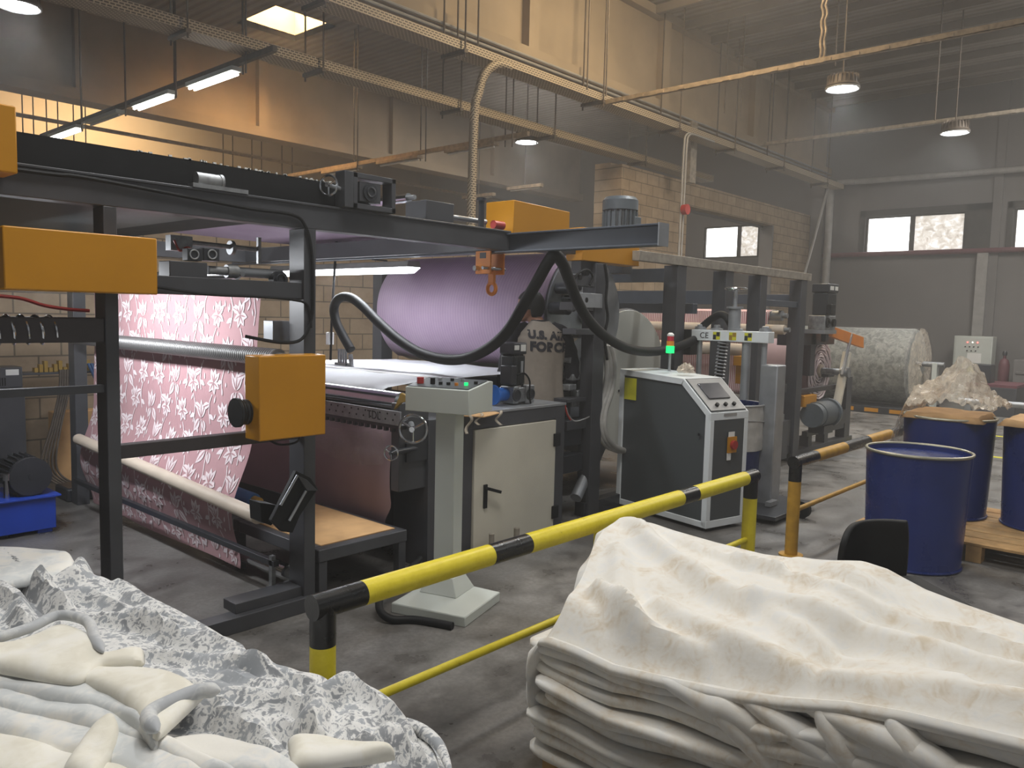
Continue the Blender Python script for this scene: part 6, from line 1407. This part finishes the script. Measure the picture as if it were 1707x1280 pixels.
MB().grid(hairf, 48, 20).build('hair', 'hair', per, solid=0.008)
def shirtp(t, z, off=0.0):
    w, d = sec(z); fold = 0.006*math.sin(t*9+z*6)*sm(1.45, 1.2, z)+0.010*math.sin(t*5+1+z*3)*sm(1.3, 1.0, z)
    cx, sy = math.cos(t), math.sin(t); ex = 2/2.3
    return L((w+0.008+off+fold)*math.copysign(abs(cx)**ex, cx), (d+0.008+off+fold)*math.copysign(abs(sy)**ex, sy), z)
MB().grid(lambda u, v: shirtp(u*2*math.pi, lerp(0.88, 1.652, v)), 72, 60).build('shirt', 'shirt', per, solid=0.004)
MB().torus(L(0, 0, 1.652), (0, 0, 1), 0.074, 0.009, 30).build('collar', 'sleeve', per)
for s, A in arms.items():
    P = spline([L(s*0.11, 0.0, 1.625)]+[L(s*r, f, z) for r, f, z in A[:4]]+[L(s*A[4][0], A[4][1], A[4][2])], 6); n = len(P)
    rad = [0.03+0.045*sm(0, 0.16, i/n) if i/n < 0.16 else lerp(0.078, 0.042, (i/n-0.16)/0.84)+0.004*math.sin(i*1.9) for i in range(n)]
    MB().tube(P, rad, 18).build('sleeve', 'sleeve', per)
for s in (-1, 1):
    MB().tube([L(s*0.095, 0, 0.98), L(s*0.105, 0.01, 0.75), L(s*0.11, 0.01, 0.5), L(s*0.112, -0.005, 0.2), L(s*0.115, 0.0, 0.06)], [0.112, 0.098, 0.078, 0.068, 0.066], 20).build('trouser_leg', 'trousers', per)
    MB().tube([L(s*0.11, -0.08, 0.045), L(s*0.112, 0.0, 0.055), L(s*0.115, 0.1, 0.05), L(s*0.12, 0.2, 0.032)], [0.035, 0.05, 0.048, 0.028], 14).build('shoe', 'black', per)
def backtext(body, size, cz, tilt, cx):
    cu = bpy.data.curves.new('t', 'FONT'); cu.body = body; cu.size = size; cu.offset = 0.006; cu.align_x = 'CENTER'; cu.space_character = 1.08
    to = bpy.data.objects.new('tmp', cu); COL.objects.link(to)
    me = bpy.data.meshes.new_from_object(to.evaluated_get(bpy.context.evaluated_depsgraph_get())); bpy.data.objects.remove(to)
    for v in me.vertices:
        r = cx+v.co.x; z = cz+v.co.y-tilt*v.co.x; w, d = sec(z); q = max(-0.97, min(0.97, r/(w+0.008)))
        t = -math.acos(math.copysign(abs(q)**(2.3/2), q)); v.co = shirtp(t, z, 0.006)
    me.materials.clear(); me.materials.append(M['text']); o = bpy.data.objects.new('lettering', me); COL.objects.link(o)
    o.parent = per; o.matrix_parent_inverse = Matrix.Translation(-per.location); return o
backtext('U.S. AIR', 0.088, 1.505, 0.06, 0.035); backtext('FORCE', 0.1, 1.405, 0.04, 0.05)

heap_ = bpy.data.objects['patterned_fabric_heap']
for k, pts in enumerate(([(560, 1262), (590, 1228), (640, 1208), (690, 1212), (730, 1240), (750, 1285)], [(585, 1275), (610, 1245), (650, 1228), (690, 1235), (718, 1262), (728, 1295)], [(610, 1290), (635, 1262), (662, 1250), (690, 1262), (703, 1295)])):
    P = spline([atZ(a, b, 0.545-0.03*k) for a, b in pts], 8)
    MB().tube(P, [0.004+0.016*math.sin(math.pi*i/(len(P)-1))**0.6 for i in range(len(P))], 10).build('rolled_edge', 'greypat', heap_)
